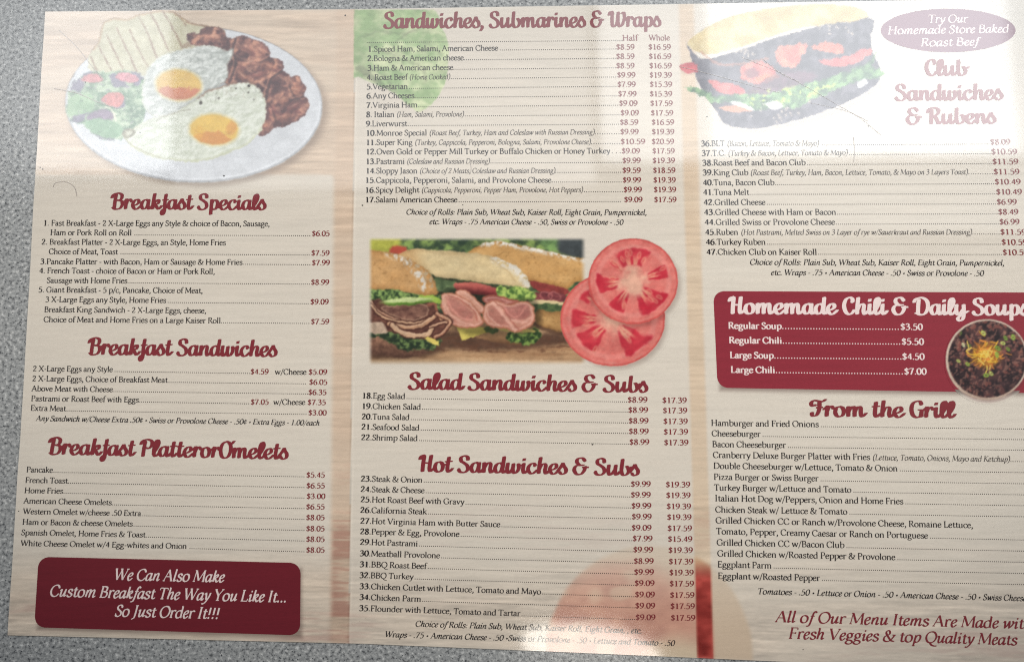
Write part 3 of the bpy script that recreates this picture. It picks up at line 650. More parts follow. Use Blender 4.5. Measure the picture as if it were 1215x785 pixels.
for pts, c in (([(866, 122), (880, 122), (896, 130), (880, 129)], (232, 228, 226)), ([(908, 124), (920, 120), (930, 126), (918, 130)], (236, 232, 230)), ([(852, 128), (872, 126), (892, 131), (870, 133)], (206, 140, 110)), ([(1018, 98), (1028, 94), (1028, 100), (1018, 104)], (236, 236, 232))):
    p.put(p.poly(pts, 1), c)
for k in range(60):
    x, y = random.choice([(886+random.gauss(0, 8), 62+random.gauss(0, 3)), (925+random.gauss(0, 6), 138+random.gauss(0, 4)), (random.uniform(870, 1000), random.uniform(115, 145)), (990+random.gauss(0, 12), 34+random.gauss(0, 5))])
    p.put(p.ell(x, y, 1.4, .8, random.uniform(0, 90), .7)*(p.C[..., 0] < 120), (214, 196, 176))
sh = p.poly([(850, 140), (880, 158), (930, 154), (1000, 134), (1046, 104), (1040, 96), (990, 120), (900, 148)], 4); p.C = np.where((p.A < .02)[..., None], np.array([150, 140, 136.]), p.C); p.A = np.maximum(p.A, sh*.35)
p.finish(1.1, .09, 14)
p.build('club_sandwich_picture', Z1, menu, 'photo', background)

# chili bowl
p = Pic(1116, 373, 1228, 482, .75)
s_ = p.ell(1172.5, 428.5, 49.5, 48.5, 0, 2.5); p.A = s_*.35; p.C[:] = (96, 50, 52)
m = p.ell(1171, 426.4, 49.2, 48.2, 0, .8); p.put(m, (216, 194, 176)); d = p.last
mi = p.ell(1171.5, 426, 46.4, 45.4, 0, .8); p.put((m-mi).clip(0, 1)*sstep(p.Y, 420, 470)*.3, (160, 130, 112))
p.mix(mi, sstep(fbm(p.X, p.Y, 7, seed=4), .2, .8), (32, 22, 28), (86, 56, 56))
p.put(mi*sstep(fbm(p.X, p.Y, 4.5, seed=9, oct=2), .60, .72)*.85, (138, 82, 72)); p.put(mi*sstep(fbm(p.X+1.2, p.Y+1.2, 4.5, seed=9, oct=2)-fbm(p.X, p.Y, 4.5, seed=9, oct=2), .05, .14)*.5, (190, 136, 116))
for k in range(34):
    t = random.uniform(0, 6.28); r = 44*math.sqrt(random.random()); x, y = 1171+r*math.cos(t), 426+r*math.sin(t)
    if y > 440 and x > 1175: continue
    p.put(p.ell(x, y, random.uniform(1.5, 3.4), random.uniform(1, 2), random.uniform(0, 180), .9)*mi*.8, random.choice([(146, 92, 78), (176, 126, 104), (104, 58, 54), (92, 120, 56)]), .2, 3)
p.put(p.ell(1170, 421, 17, 15, 0, 5)*.75, (190, 128, 40), .3, 3)
for k in range(120):
    t = random.uniform(0, 6.28); r = abs(random.gauss(0, 10)); x, y = 1171+r*1.15*math.cos(t), 421+r*math.sin(t); a_ = random.uniform(0, 3.14); l = random.uniform(2.5, 5.5)
    p.put(p.line([(x-l*math.cos(a_), y-l*math.sin(a_)), (x+random.uniform(-.8, .8), y+.5), (x+l*math.cos(a_), y+l*math.sin(a_))], random.uniform(1.0, 1.7), .8)*mi, random.choice([(240, 196, 70), (226, 164, 48), (232, 150, 66), (246, 214, 104), (176, 104, 40)]))
for x, y, r in ((1167, 395, 3), (1184, 413, 3.2), (1190, 407, 2.6), (1193, 401, 2.6), (1202, 400, 3), (1143, 409, 2.2), (1137, 428, 2.2), (1148, 432, 2.4), (1170, 445, 3), (1176, 443, 2.6), (1196, 414, 2.4), (1183, 421, 3)):
    p.put((p.ell(x, y, r+.6, r*.8, random.uniform(0, 90), .8)-p.ell(x, y, r*.45, r*.3, 0, .6)*.7).clip(0, 1), random.choice([(150, 184, 74), (196, 212, 110), (120, 156, 60), (214, 220, 170)]))
p.put(mi*sstep(p.Y, 436, 460)*sstep(p.X, 1160, 1190)*.4, (44, 32, 40))
p.finish(0.3, .09, 15)
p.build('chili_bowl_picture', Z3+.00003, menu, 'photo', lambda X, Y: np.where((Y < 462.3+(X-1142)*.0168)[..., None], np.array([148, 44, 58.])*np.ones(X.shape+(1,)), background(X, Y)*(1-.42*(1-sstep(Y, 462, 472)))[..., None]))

# soft printed shadows of the boxes
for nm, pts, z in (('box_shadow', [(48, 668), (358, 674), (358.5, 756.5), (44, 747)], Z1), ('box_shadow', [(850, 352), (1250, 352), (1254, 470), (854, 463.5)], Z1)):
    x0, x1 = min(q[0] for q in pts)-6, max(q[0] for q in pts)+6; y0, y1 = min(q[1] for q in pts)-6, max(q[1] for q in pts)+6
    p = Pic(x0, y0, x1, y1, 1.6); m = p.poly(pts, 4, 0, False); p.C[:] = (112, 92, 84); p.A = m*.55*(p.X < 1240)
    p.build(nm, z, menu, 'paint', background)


# ---------------------------------------------------------------- lettering
# every letter is a set of pen strokes: 's' smooth, 'l' straight (both drawn with a broad nib),
# 't' thin straight stroke, 'd' dot; numbers are hundredths of the letter size
SER = {}
def G(font, ch, adv, spec): SER.setdefault(font, {})[ch] = (adv, spec)
def fs(*xs, y=1, w=6.5): return ' '.join('|t %g,%g %g,%g' % (x-w, y, x+w, y) for x in xs)   # foot serifs
def load(font, txt):
    for ln in txt.strip().split('\n'):
        ch, adv, spec = ln.split(None, 2); G(font, {'SP': ' ', 'BAR': '|'}.get(ch, ch), float(adv), spec)

load('serif', '''
a 44 s 9,33 14,41 22,43 30,38 31,27 31,8 34,1 41,2|s 31,26 20,24 9,18 7,9 13,0 22,1 31,9
b 51 l 11,68 11,3|t 4,66 11,69|s 11,34 20,42 31,43 44,36 46,22 42,7 29,-1 18,0 11,5
c 42 s 38,35 31,42 22,43 9,36 6,21 10,6 22,-1 33,2 39,9
d 52 l 39,68 39,2|t 32,66 39,69|t 39,1 46,2|s 39,36 31,42 22,42 9,34 5,19 9,5 19,-1 30,2 39,10
e 43 t 8,25 36,26|s 36,26 35,36 25,43 14,40 6,28 6,14 13,2 25,-1 38,9
f 30 s 35,65 28,69 20,66 14,55 14,30|l 14,40 14,2|t 4,42 28,42|t 6,1 23,1
g 47 s 22,43 11,38 8,28 12,18 22,14 32,19 34,29 31,39 22,43|t 32,40 44,42|s 14,16 8,8 13,2 28,0 39,-5 40,-14 30,-22 15,-22 5,-16 7,-7 16,-1
h 53 l 11,68 11,2|t 4,66 11,69|s 11,32 20,41 31,43 39,36 41,24 41,2|t 4,1 18,1|t 34,1 48,1
i 26 l 13,42 13,2|t 5,40 13,43|t 5,1 21,1|d 13,59 4.6
j 25 s 13,42 13,0 12,-12 4,-20 -3,-22|t 5,40 13,43|d 13,59 4.6
k 50 l 11,68 11,2|t 4,66 11,69|t 37,42 13,23|l 19,27 42,2|t 4,1 18,1|t 30,42 44,42|t 38,1 50,1
l 26 l 12,68 12,2|t 4,66 12,69|t 4,1 20,1
m 80 l 11,42 11,2|t 4,40 11,43|s 11,32 19,41 29,43 37,37 39,26 39,2|s 39,32 48,41 58,43 66,37 68,26 68,2|t 4,1 18,1|t 32,1 46,1|t 61,1 75,1
n 54 l 11,42 11,2|t 4,40 11,43|s 11,32 20,41 31,43 39,36 41,24 41,2|t 4,1 18,1|t 34,1 48,1
o 50 s 25,43 12,38 6,22 11,5 24,-1 38,4 44,20 39,37 25,43
p 52 l 12,42 12,-21|t 4,40 12,43|s 12,34 21,42 32,43 45,36 47,22 42,6 30,-1 19,0 12,5|t 4,-22 22,-22
q 52 l 40,42 40,-21|s 40,36 32,42 22,42 9,34 5,19 10,4 20,-1 31,2 40,10|t 32,-22 49,-22
r 37 l 11,42 11,2|t 4,40 11,43|s 11,30 18,40 27,43 34,40|t 4,1 20,1
s 38 s 32,34 27,42 17,43 9,37 10,28 20,22 31,16 33,8 26,0 15,-1 6,4|t 6,3 6,11
t 32 s 15,53 15,12 18,3 26,1 32,5|t 3,41 30,42
u 54 s 11,42 11,13 17,1 28,0 40,9|l 40,42 40,2|t 4,42 11,42|t 32,42 40,42|t 40,1 47,2
v 47 l 7,42 24,1|t 24,1 41,42|t 1,42 15,42|t 35,42 47,42
w 71 l 7,42 21,1|t 21,1 36,42|l 35,40 50,1|t 50,1 65,42|t 1,42 15,42|t 29,42 41,42|t 59,42 71,42
x 47 l 8,42 38,1|t 37,42 8,1|t 2,42 15,42|t 32,42 43,42|t 2,1 14,1|t 32,1 45,1
y 47 l 7,42 25,2|s 42,42 26,2 18,-15 12,-21 4,-20|t 1,42 15,42|t 36,42 47,42
z 42 t 7,40 36,41|l 36,41 7,2|t 7,1 38,1|t 7,40 6,32|t 38,1 39,9
A 66 t 6,1 30,66|l 30,66 57,1|t 15,25 45,25|t 0,1 14,1|t 49,1 66,1
B 57 l 13,64 13,1|t 5,65 26,65|s 24,65 40,61 43,51 39,39 24,35|s 24,35 44,31 50,18 43,4 26,1|t 5,1 26,1|t 13,35 26,35
C 63 s 56,50 48,62 35,66 17,59 7,42 7,24 17,6 34,-1 49,3 58,14|t 56,48 55,62
D 70 l 13,64 13,1|t 5,65 26,65|s 22,65 44,63 59,50 63,33 58,15 43,3 24,1|t 5,1 24,1
E 53 l 13,64 13,1|t 5,65 46,65|t 46,65 47,53|t 13,35 38,35|t 38,30 38,41|t 5,1 48,1|t 48,1 50,14
F 50 l 13,64 13,1|t 5,65 46,65|t 46,65 47,53|t 13,34 38,34|t 38,29 38,40|t 5,1 24,1
G 69 s 58,50 49,62 36,66 17,59 7,42 7,24 17,6 34,-1 50,2 58,7|l 58,28 58,6|t 49,29 66,29|t 57,48 57,62
H 72 l 13,64 13,1|l 58,64 58,1|t 13,34 58,34|t 4,65 22,65|t 4,1 22,1|t 49,65 67,65|t 49,1 67,1
I 31 l 15,64 15,1|t 6,65 24,65|t 6,1 24,1
J 32 s 16,64 16,12 13,-6 2,-14|t 7,65 25,65
K 64 l 13,64 13,1|t 50,64 15,34|l 23,37 56,1|t 4,65 22,65|t 4,1 22,1|t 42,65 59,65|t 49,1 66,1
L 52 l 13,64 13,1|t 4,65 23,65|t 5,1 46,1|t 46,1 49,15
M 84 t 13,64 9,1|l 14,65 41,6|t 41,6 68,65|l 69,64 73,1|t 5,65 16,65|t 66,65 77,65|t 2,1 17,1|t 64,1 81,1
N 73 t 13,64 13,1|l 12,65 59,2|t 59,2 59,64|t 4,65 15,65|t 5,1 21,1|t 51,65 67,65
O 71 s 36,66 18,60 7,43 7,24 18,5 35,-1 53,6 64,24 64,43 52,61 36,66
P 54 l 13,64 13,1|t 5,65 26,65|s 22,65 41,62 47,49 42,35 24,30|t 5,1 24,1
Q 71 s 36,66 18,60 7,43 7,24 18,5 35,-1 53,6 64,24 64,43 52,61 36,66|s 33,0 44,-14 60,-20 74,-20
R 60 l 13,64 13,1|t 5,65 26,65|s 22,65 40,62 45,50 39,38 22,34|l 29,34 52,1|t 5,1 22,1|t 50,1 61,1
S 47 s 39,52 34,63 23,66 12,60 10,48 18,39 31,31 40,21 38,7 26,-1 14,0 6,7|t 6,5 5,17|t 39,50 39,63
T 58 l 29,64 29,1|t 4,65 54,65|t 4,65 3,53|t 54,65 55,53|t 19,1 39,1
U 70 s 14,64 13,22 20,4 34,-1 49,3 56,18 56,64|t 5,65 23,65|t 48,65 65,65
V 65 l 7,64 33,0|t 33,0 58,64|t 0,65 16,65|t 50,65 66,65
W 92 l 7,64 28,1|t 28,1 46,62|l 44,64 64,1|t 64,1 85,64|t 0,65 16,65|t 36,65 52,65|t 77,65 93,65
X 63 l 8,64 54,1|t 53,64 8,1|t 2,65 17,65|t 45,65 60,65|t 2,1 16,1|t 46,1 61,1
Y 60 l 6,64 29,30|t 53,64 30,31|l 30,32 30,1|t 0,65 15,65|t 46,65 60,65|t 21,1 40,1
Z 57 t 8,64 49,64|l 49,64 7,2|t 7,1 50,1|t 8,64 7,54|t 50,1 52,12
0 50 s 25,64 12,56 6,33 11,9 25,-1 38,8 44,32 39,56 25,64
1 50 l 26,63 26,2|t 14,56 26,64|t 14,1 38,1
2 50 s 8,50 15,62 27,64 37,55 35,41 22,22 7,4|t 7,2 40,2|t 40,2 43,11
3 50 s 9,56 18,64 31,62 36,51 30,39 18,35|s 18,35 34,33 41,20 34,5 20,-1 7,3
4 50 t 34,63 5,20|t 5,19 46,19|l 34,63 34,1
5 50 t 15,63 40,63|t 14,63 12,38|s 12,37 27,39 39,31 40,15 31,2 18,-1 7,3
6 50 s 41,63 24,58 10,40 7,20 15,3 27,-1 39,5 43,20 37,34 25,38 10,30
7 50 t 7,62 43,62|s 43,62 31,38 18,0|t 7,62 6,52
8 50 s 25,64 13,58 13,46 25,36 38,25 40,11 31,0 18,0 9,9 12,24 26,34 37,45 36,58 25,64
9 50 s 9,0 26,6 40,24 43,44 36,60 24,64 12,59 7,44 13,30 25,26 41,34
$ 50 s 39,48 34,57 23,59 12,53 12,43 20,36 31,29 39,20 36,9 25,3 15,4 8,11|t 25,70 25,-8
. 23 d 11,4 5.6
, 23 s 11,5 14,0 12,-8 6,-14|d 10.5,4 5
: 23 d 11,4 5|d 11,34 5
- 32 t 5,22 27,22|t 5,24 27,24
! 28 l 14,65 14,22|d 14,4 5.6
/ 34 t 2,-14 32,70
( 32 s 27,72 14,56 9,30 13,4 27,-16
) 32 s 5,72 18,56 23,30 19,4 5,-16
& 75 s 66,38 60,24 44,4 26,-1 10,5 7,19 14,31 28,38 37,48 34,61 24,65 15,57 18,44 32,26 50,6 68,1|t 54,39 74,39
• 34 d 17,25 9
¢ 46 s 37,42 30,48 21,48 9,40 7,27 12,13 23,7 33,10 39,17|t 20,60 26,-4
SP 23 n 0,0
''')
ITA = dict(SER['serif'])
SER['italic'] = ITA
load('italic', '''
a 47 s 36,37 28,42 19,41 8,31 5,15 9,2 18,1 29,12 36,30|s 37,42 34,14 35,2 40,1 46,8
e 38 s 8,20 22,24 31,33 27,42 17,41 8,30 6,14 13,0 22,0 33,10
f 30 s 37,62 31,69 24,64 20,50 16,20 12,-6 6,-19 -3,-20|t 7,41 31,41
h 49 l 13,68 9,1|s 10,18 19,36 29,43 36,38 35,24 33,9 36,1 44,7|t 6,66 13,69
i 26 s 5,33 12,41 13,30 11,8 14,0 22,6|d 15,59 4.6
k 46 l 13,68 9,1|s 10,20 24,40 34,42 34,32 22,23 14,22|s 18,22 29,4 36,0 43,7
l 25 s 12,68 10,30 9,8 12,0 20,6|t 5,66 12,69
m 74 l 13,42 9,1|s 10,18 19,36 28,43 34,38 32,1|s 34,18 43,36 53,43 59,38 58,20 57,6 61,0 69,7
n 51 l 13,42 9,1|s 10,18 20,36 31,43 37,38 36,22 34,8 38,0 46,7
p 49 l 15,42 9,-21|s 13,24 22,38 32,43 42,36 42,20 34,4 23,-1 12,4|t 2,-22 18,-22
u 51 s 5,36 12,41 11,20 12,4 20,1 31,14 37,32|s 39,42 36,14 38,2 47,8
v 42 s 5,36 11,42 15,24 17,1|s 17,1 31,14 38,32 34,42
w 66 s 5,36 11,42 14,20 15,1|s 15,1 28,18 37,42|s 37,42 39,20 40,1|s 40,1 54,16 61,34 56,42
y 43 s 5,36 11,42 15,24 19,4|s 39,42 34,20 20,-8 6,-22 -2,-20
''')
load('script', '''
a 43 s 33,34 24,40 12,34 6,18 11,3 20,1 30,12 34,34|s 35,40 33,14 36,2 42,2 50,13
b 43 s 14,65 11,30 11,12 18,0 30,2 38,15 35,30 29,36|s 33,31 40,28 49,34
c 36 s 32,32 27,40 17,39 8,28 6,14 14,1 25,0 40,14|d 29,32 6
d 44 s 33,34 24,40 12,34 6,18 11,3 20,1 30,12 34,34|s 38,66 35,30 34,12 37,2 43,2 51,13
e 36 s 7,15 20,18 30,28 27,39 17,39 8,28 6,14 14,1 25,0 40,14
f 30 s 24,64 21,30 21,-8 15,-24 9,-16 15,-3 36,10|t 9,38 36,40|t 9,40 36,42
h 45 s 15,66 11,30 10,1|s 11,16 19,34 29,40 35,33 33,14 36,1 42,3 50,13
i 22 s 11,40 9,16 12,2 18,2 27,13|s 10,53 13,59
k 38 s 15,66 11,30 10,1|s 11,16 22,36 33,38 31,25 16,20|s 19,21 29,4 36,1 46,13
l 25 s 6,10 19,34 24,54 19,66 11,56 8,28 9,8 15,0 22,4 29,13
m 66 s 10,40 10,1|s 10,16 18,35 26,40 31,34 31,1|s 31,16 39,35 47,40 52,34 52,14 55,1 61,3 70,13
n 45 s 10,40 10,1|s 10,16 19,34 28,40 34,33 33,14 36,1 42,3 50,13
o 40 s 22,40 11,35 6,19 10,4 20,-1 31,5 35,20 31,35 22,40|s 30,34 36,27 45,30
p 44 s 14,42 12,-22|s 13,22 20,36 29,40 38,31 37,14 30,1 20,0 13,7|s 36,8 42,7 49,14
r 33 s 1,28 8,36 13,42|s 13,40 11,20 10,1|s 11,18 17,34 25,41 32,36|d 31,34 6.5
s 34 s -2,10 10,28 18,44|s 18,42 22,32 30,20 29,6 18,-1 8,3|d 9,6 6
t 27 s 16,60 12,20 14,3 20,1 31,13|t 1,40 30,43|t 1,42 30,45
u 47 s 10,40 8,18 12,1 21,3 32,20|s 36,40 34,14 37,2 43,2 51,13
w 57 s 9,40 7,18 11,1 20,3 28,20|s 30,38 28,14 33,0 43,4 50,20 48,38|s 48,36 53,30 62,34
y 44 s 10,40 8,18 12,1 21,3 32,20|s 36,40 35,0 31,-18 21,-25 13,-18 21,-6 50,13
S 45 s 37,50 35,62 24,67 12,60 12,46 24,37 36,26 38,10 27,-1 12,0 4,9|d 36,53 6|d 6,10 6.5
B 50 s 18,62 15,32 14,4|s 1,48 8,62 26,68 41,61 41,46 32,37 24,37|s 27,37 42,33 46,18 37,2 20,-2 8,5
P 47 s 18,60 15,28 14,-1|s 1,48 8,62 26,68 43,61 44,44 34,32 23,33
W 72 s 2,50 6,62 16,62 14,34 15,6 24,1 36,18 42,62|s 42,62 40,22 46,1 58,8 68,36 66,60 58,58
O 50 s 28,67 13,58 6,34 12,6 26,-2 40,8 46,34 41,58 28,67|s 38,58 47,58 56,68
H 52 s 1,50 6,62 16,64 14,34 13,0|s 42,66 39,36 38,12 42,1 54,12|t 14,33 40,33|t 14,36 40,36
C 44 s 37,48 38,60 28,67 14,58 7,34 13,8 25,-1 36,4 44,16|d 36,50 6
R 52 s 18,60 15,28 14,0|s 1,48 8,62 26,68 42,61 42,46 32,36 22,35|s 28,35 36,14 42,0 56,12
D 57 s 19,60 16,30 15,4|s 1,50 9,63 30,68 48,56 52,32 44,8 28,-2 8,5
F 46 s 20,46 8,42 4,54 14,64 28,62 40,60 52,68|s 32,62 31,28 22,4 8,2 7,14|t 20,33 44,35|t 20,36 44,38|d 18,45 5
G 46 s 40,52 36,64 25,66 11,56 6,32 11,8 24,-1 36,5 41,26|t 27,29 50,30|t 27,31 50,32|d 38,53 5|s 40,22 40,2
& 58 s 44,56 34,67 18,64 14,50 26,38 38,38|s 30,38 12,34 5,18 14,1 30,0 42,14 46,32|t 34,30 60,31|t 34,27 60,28|d 42,56 5.5
, 18 s 9,5 11,-2 4,-13|d 9,4 6
SP 22 n 0,0
''')
# nib: (thick half width, thin half width, angle, thin-stroke half width, slant, width factor)
STY = {
 'r':  ('serif',  5.7, 2.9, 14, 3.5, 0.0, 1.0),
 'b':  ('serif',  8.0, 4.0, 14, 3.6, 0.0, 1.04),
 'm':  ('serif',  6.9, 3.6, 14, 3.4, 0.0, 1.02),
 'i':  ('italic', 4.9, 2.5, 22, 2.2, 0.20, 0.92),
 'j':  ('italic', 5.9, 3.0, 22, 2.6, 0.20, 0.96),
 'h':  ('script', 7.6, 3.1, 12, 1.9, 0.03, 1.0),
}
GC = {}
def glyph(st, ch):
    key = (st, ch)
    if key in GC: return GC[key]
    font, A, B, ang, T, slant, wf = STY[st]
    if ch not in SER[font]: raise KeyError('no glyph %r in %s' % (ch, font))
    adv, spec = SER[font][ch]
    ca, sa = math.cos(R(ang)), math.sin(R(ang))
    polys = []
    def nibpoly(x, y, a, b, c, s, n=8):
        return [(x+a*math.cos(t)*c-b*math.sin(t)*s, y+a*math.cos(t)*s+b*math.sin(t)*c) for t in [2*math.pi*k/n for k in range(n)]]
    nseg = 4 if font == 'script' else 3
    for part in spec.split('|'):
        tk = part.split()
        if tk[0] == 'n': continue
        if tk[0] == 'd':
            x, y = map(float, tk[1].split(',')); r = float(tk[2])*(1.15 if st in 'bj' else 1)
            polys.append(nibpoly(x, y, r, r, 1, 0, 10)); continue
        pts = [tuple(map(float, t.split(','))) for t in tk[1:]]
        thin = tk[0] == 't'
        if tk[0] == 's': pts = [tuple(p) for p in cr(pts, nseg)]
        def off(nx, ny):
            if thin: return T
            return math.hypot(A*(nx*ca+ny*sa), B*(-nx*sa+ny*ca))
        n = len(pts); L_, R_ = [], []
        for i in range(n):
            a = pts[max(i-1, 0)]; b_ = pts[min(i+1, n-1)]
            dx, dy = b_[0]-a[0], b_[1]-a[1]; l = math.hypot(dx, dy) or 1
            nx, ny = -dy/l, dx/l; h = off(nx, ny)
            L_.append((pts[i][0]+nx*h, pts[i][1]+ny*h)); R_.append((pts[i][0]-nx*h, pts[i][1]-ny*h))
        for i in range(n-1):
            polys.append([R_[i], R_[i+1], L_[i+1], L_[i]])
        if tk[0] == 's':
            for e in (0, -1): polys.append(nibpoly(*pts[e], A*.94, B*.94, ca, sa))
    vs, fs_ = [], []
    def hull(p):
        p = sorted(set((round(a, 4), round(b_, 4)) for a, b_ in p)); o = []
        for q in (p, p[::-1]):
            h = []
            for r in q:
                while len(h) > 1 and (h[-1][0]-h[-2][0])*(r[1]-h[-2][1])-(h[-1][1]-h[-2][1])*(r[0]-h[-2][0]) <= 1e-6: h.pop()
                h.append(r)
            o += h[:-1]
        return o
    for p in polys:
        p = hull(p)
        if len(p) < 3: continue
        ar = sum(p[i][0]*p[(i+1) % len(p)][1]-p[(i+1) % len(p)][0]*p[i][1] for i in range(len(p)))
        if abs(ar) < .02: continue
        if ar < 0: p = p[::-1]
        k = len(vs); vs += [Vector((x, y)) for x, y in p]; fs_.append(list(range(k, k+len(p))))
    if not vs: GC[key] = (adv*wf, None, None); return GC[key]
    v, e, f, ov, oe, of = delaunay_2d_cdt(vs, [], fs_, 1, 1e-3)
    tri = np.array([t for t, o in zip(f, of) if len(o) and len(t) == 3])
    v = np.array([(p.x*wf+p.y*slant, p.y) for p in v])/100
    a = v[tri]; ar = (a[:, 1, 0]-a[:, 0, 0])*(a[:, 2, 1]-a[:, 0, 1])-(a[:, 2, 0]-a[:, 0, 0])*(a[:, 1, 1]-a[:, 0, 1])
    tri[ar < 0] = tri[ar < 0][:, ::-1]; tri = tri[np.abs(ar) > 1e-9]
    GC[key] = (adv*wf/100 if adv > 0 else 0, v, tri)
    return GC[key]

def advw(st, s): 
    return sum(((glyph(st, c)[0]) if glyph(st, c)[1] is not None else glyph(st, c)[0]/100) for c in s)

def text(name, runs, x0, y0, x1, y1, em, mat, parent, z=None, label=None):
    """runs: [(style, string, relative size)], baseline from pixel (x0,y0) to (x1,y1), letter size em pixels"""
    if isinstance(runs, tuple): runs = [runs+(1.0,)] if len(runs) == 2 else [runs]
    z = TOP+.00006 if z is None else z
    tot = sum(advw(st, s)*k for st, s, k in runs)
    P0 = unproj(x0, y0, z); P1 = unproj(x1, y1, z); L = np.linalg.norm(P1-P0)
    ex = (P1-P0)/tot; ux = (P1-P0)/L
    ey = np.array([-ux[1], ux[0], 0])
    mid = unproj((x0+x1)/2, (y0+y1)/2, z); mu = unproj((x0+x1)/2, (y0+y1)/2-10, z)
    ey = ey*(np.linalg.norm(mu-mid)/10*em)
    VV, FF, n, pen, gi = [], [], 0, 0.0, 0
    for st, s, k in runs:
        for c in s:
            adv, v, t = glyph(st, c)
            if v is None: pen += adv/100*k; continue
            x = pen+v[:, 0]*k; y = v[:, 1]*k
            gi += 1; lift = np.array([0, 0, (gi % 3)*9e-6])
            VV.append(P0+lift+np.outer(x, ex)+np.outer(y, ey)); FF.append(t+n); n += len(v)
            pen += adv*k
    me = mesh_np(name, np.vstack(VV), tris=np.vstack(FF))
    o = bpy.data.objects.new(name, me); COL.objects.link(o); me.materials.append(M[mat]); o.parent = parent
    if label: o['label'] = label
    return o

def leader(x0, y0, x1, y1, parent, mat='dots', step=2.37, r=.6, name='dotted_leader'):
    n = max(2, int(abs(x1-x0)/step)); t = np.linspace(0, 1, n)
    x = x0+(x1-x0)*t; y = y0+(y1-y0)*t-.5
    a = np.arange(6)*math.pi/3
    X = x[:, None]+np.cos(a)*r; Y = y[:, None]-np.sin(a)*r
    co = unproj(X, Y, TOP+.00006).reshape(-1, 3)
    me = bpy.data.meshes.new(name); F = np.arange(n*6).reshape(n, 6)
    me = mesh_np(name, co, quads=F)
    return link(name, me, M[mat], parent)

# text, x0,y0,x1,y1 of the words; then leader x range; then prices [(text, x0, y0, x1)]
EM = 9.7
def row(runs, x0, y0, x1, y1, lead=None, prices=(), em=EM, extra=None):
    it = text('menu_item', runs, x0, y0, x1, y1, em, 'ink', menu)
    if extra:
        (rs, a, b, c, d) = extra
        text('item_note', rs, a, b, c, d, em*.93, 'soft', it)
    if lead: leader(*lead, it)
    for p in prices:
        s, a, b, c = p[:4]
        if s.startswith('w/'): text('cheese_option', ('r', s), a, b, c, b, em, 'ink', it)
        else: text('price', ('m', s), a, b, c, b+.1, em*.97, 'price', it)
    return it

for s, a, b, c, d, em in [
    ('Breakfast Specials', 131.4, 247.6, 315, 248.6, 27), ('Breakfast Sandwiches', 104, 420, 328, 422.4, 28.5),
    ('Breakfast PlatterorOmelets', 56.7, 538, 341, 544, 28.5), ('Sandwiches, Submarines & Wraps', 455, 33.4, 784, 31.4, 27.5),
    ('Salad Sandwiches & Subs', 484, 461, 768, 464.8, 28.5), ('Hot Sandwiches & Subs', 497, 558.6, 758, 563.4, 28.5),
    ('Club', 1097.6, 89.5, 1147.5, 89.3, 27.5), ('Sandwiches', 1062, 119, 1190, 118, 27.5), ('& Rubens', 1075.5, 147.2, 1181.5, 146, 27.5),
    ('From the Grill', 961, 493.2, 1132, 495, 28.5)]:
    text('heading', ('h', s), a, b, c, d, em, 'maroon', menu)

X6 = lambda s: ('r', s)
# breakfast specials
def bs(n, s, x0, y0, x1, y1, ld=None, pr=()):
    row([('m', n, 1), ('r', s, 1)] if n else ('r', s), x0, y0, x1, y1, ld, pr)
bs('1.', ' Fast Breakfast - 2 X-Large Eggs any Style & choice of Bacon, Sausage,', 51.2, 267.6, 320, 268.4)
bs('', 'Ham or Pork Roll on Roll', 59.5, 278.8, 156.2, 279.2, (160, 279.3, 367.5, 280.1), [('$6.05', 369.9, 279.9, 391.3)])
bs('2.', ' Breakfast Platter - 2 X-Large Eggs, an Style, Home Fries', 49.1, 290, 267.9, 290.8)
bs('', 'Choice of Meat, Toast', 57.7, 301.3, 139.7, 301.7, (143.5, 301.6, 366.8, 303), [('$7.59', 369.2, 303, 391)])
bs('3.', 'Pancake Platter - with Bacon, Ham or Sausage & Home Fries', 47.7, 313.2, 287.6, 314, (288.6, 314, 367.6, 314.5), [('$7.99', 369.9, 314.5, 391.4)])
bs('4.', ' French Toast - choice of Bacon or Ham or Pork Roll,', 46.3, 324, 255, 325)
bs('', 'Sausage with Home Fries', 55.3, 335.5, 151, 336, (153, 336, 367, 337.5), [('$8.99', 368.8, 337.6, 390.6)])
bs('5.', ' Giant Breakfast - 5 p/c, Pancake, Choice of Meat,', 45.3, 346.6, 240.6, 347.6)
bs('', '3 X-Large Eggs any Style, Home Fries', 53.6, 358.2, 197, 359.1, (199.5, 359.2, 365.7, 360.7), [('$9.09', 368.1, 360.8, 390)])
bs('', 'Breakfast King Sandwich - 2 X-Large Eggs, cheese,', 52.2, 370, 244.7, 371.4)
bs('', 'Choice of Meat and Home Fries on a Large Kaiser Roll', 51.5, 381.8, 262, 383.2, (262.7, 383.2, 366.4, 384.1), [('$7.59', 368.8, 384.3, 390.6)])
# breakfast sandwiches
bs('', '2 X-Large Eggs any Style', 38.7, 440.1, 133.8, 440.9, (136.5, 441, 296, 443.2), [('$4.59', 297, 443.6, 318.7), ('w/Cheese', 326, 444, 363.6), ('$5.09', 366, 444, 388.2)])
bs('', '2 X-Large Eggs, Choice of Breakfast Meat', 38, 451.9, 198.8, 453.6, (200.5, 453.7, 362.2, 455.6), [('$6.05', 366.7, 456, 388.5)])
bs('', 'Above Meat with Cheese', 37.3, 463.7, 133.8, 464.7, (134.1, 464.7, 364.7, 467.6), [('$6.35', 365.7, 468, 387.5)])
bs('', 'Pastrami or Roast Beef with Eggs', 36.6, 475.4, 164.5, 477, (165.2, 477, 294.9, 479.2), [('$7.05', 297.3, 479.5, 319), ('w/Cheese', 324.2, 479.8, 362.3), ('$7.35', 364.7, 479.9, 386.8)])
bs('', 'Extra Meat', 36, 486.8, 78, 487.4, (79.5, 487.6, 363, 491.8), [('$3.00', 365.7, 492.3, 387.5)])
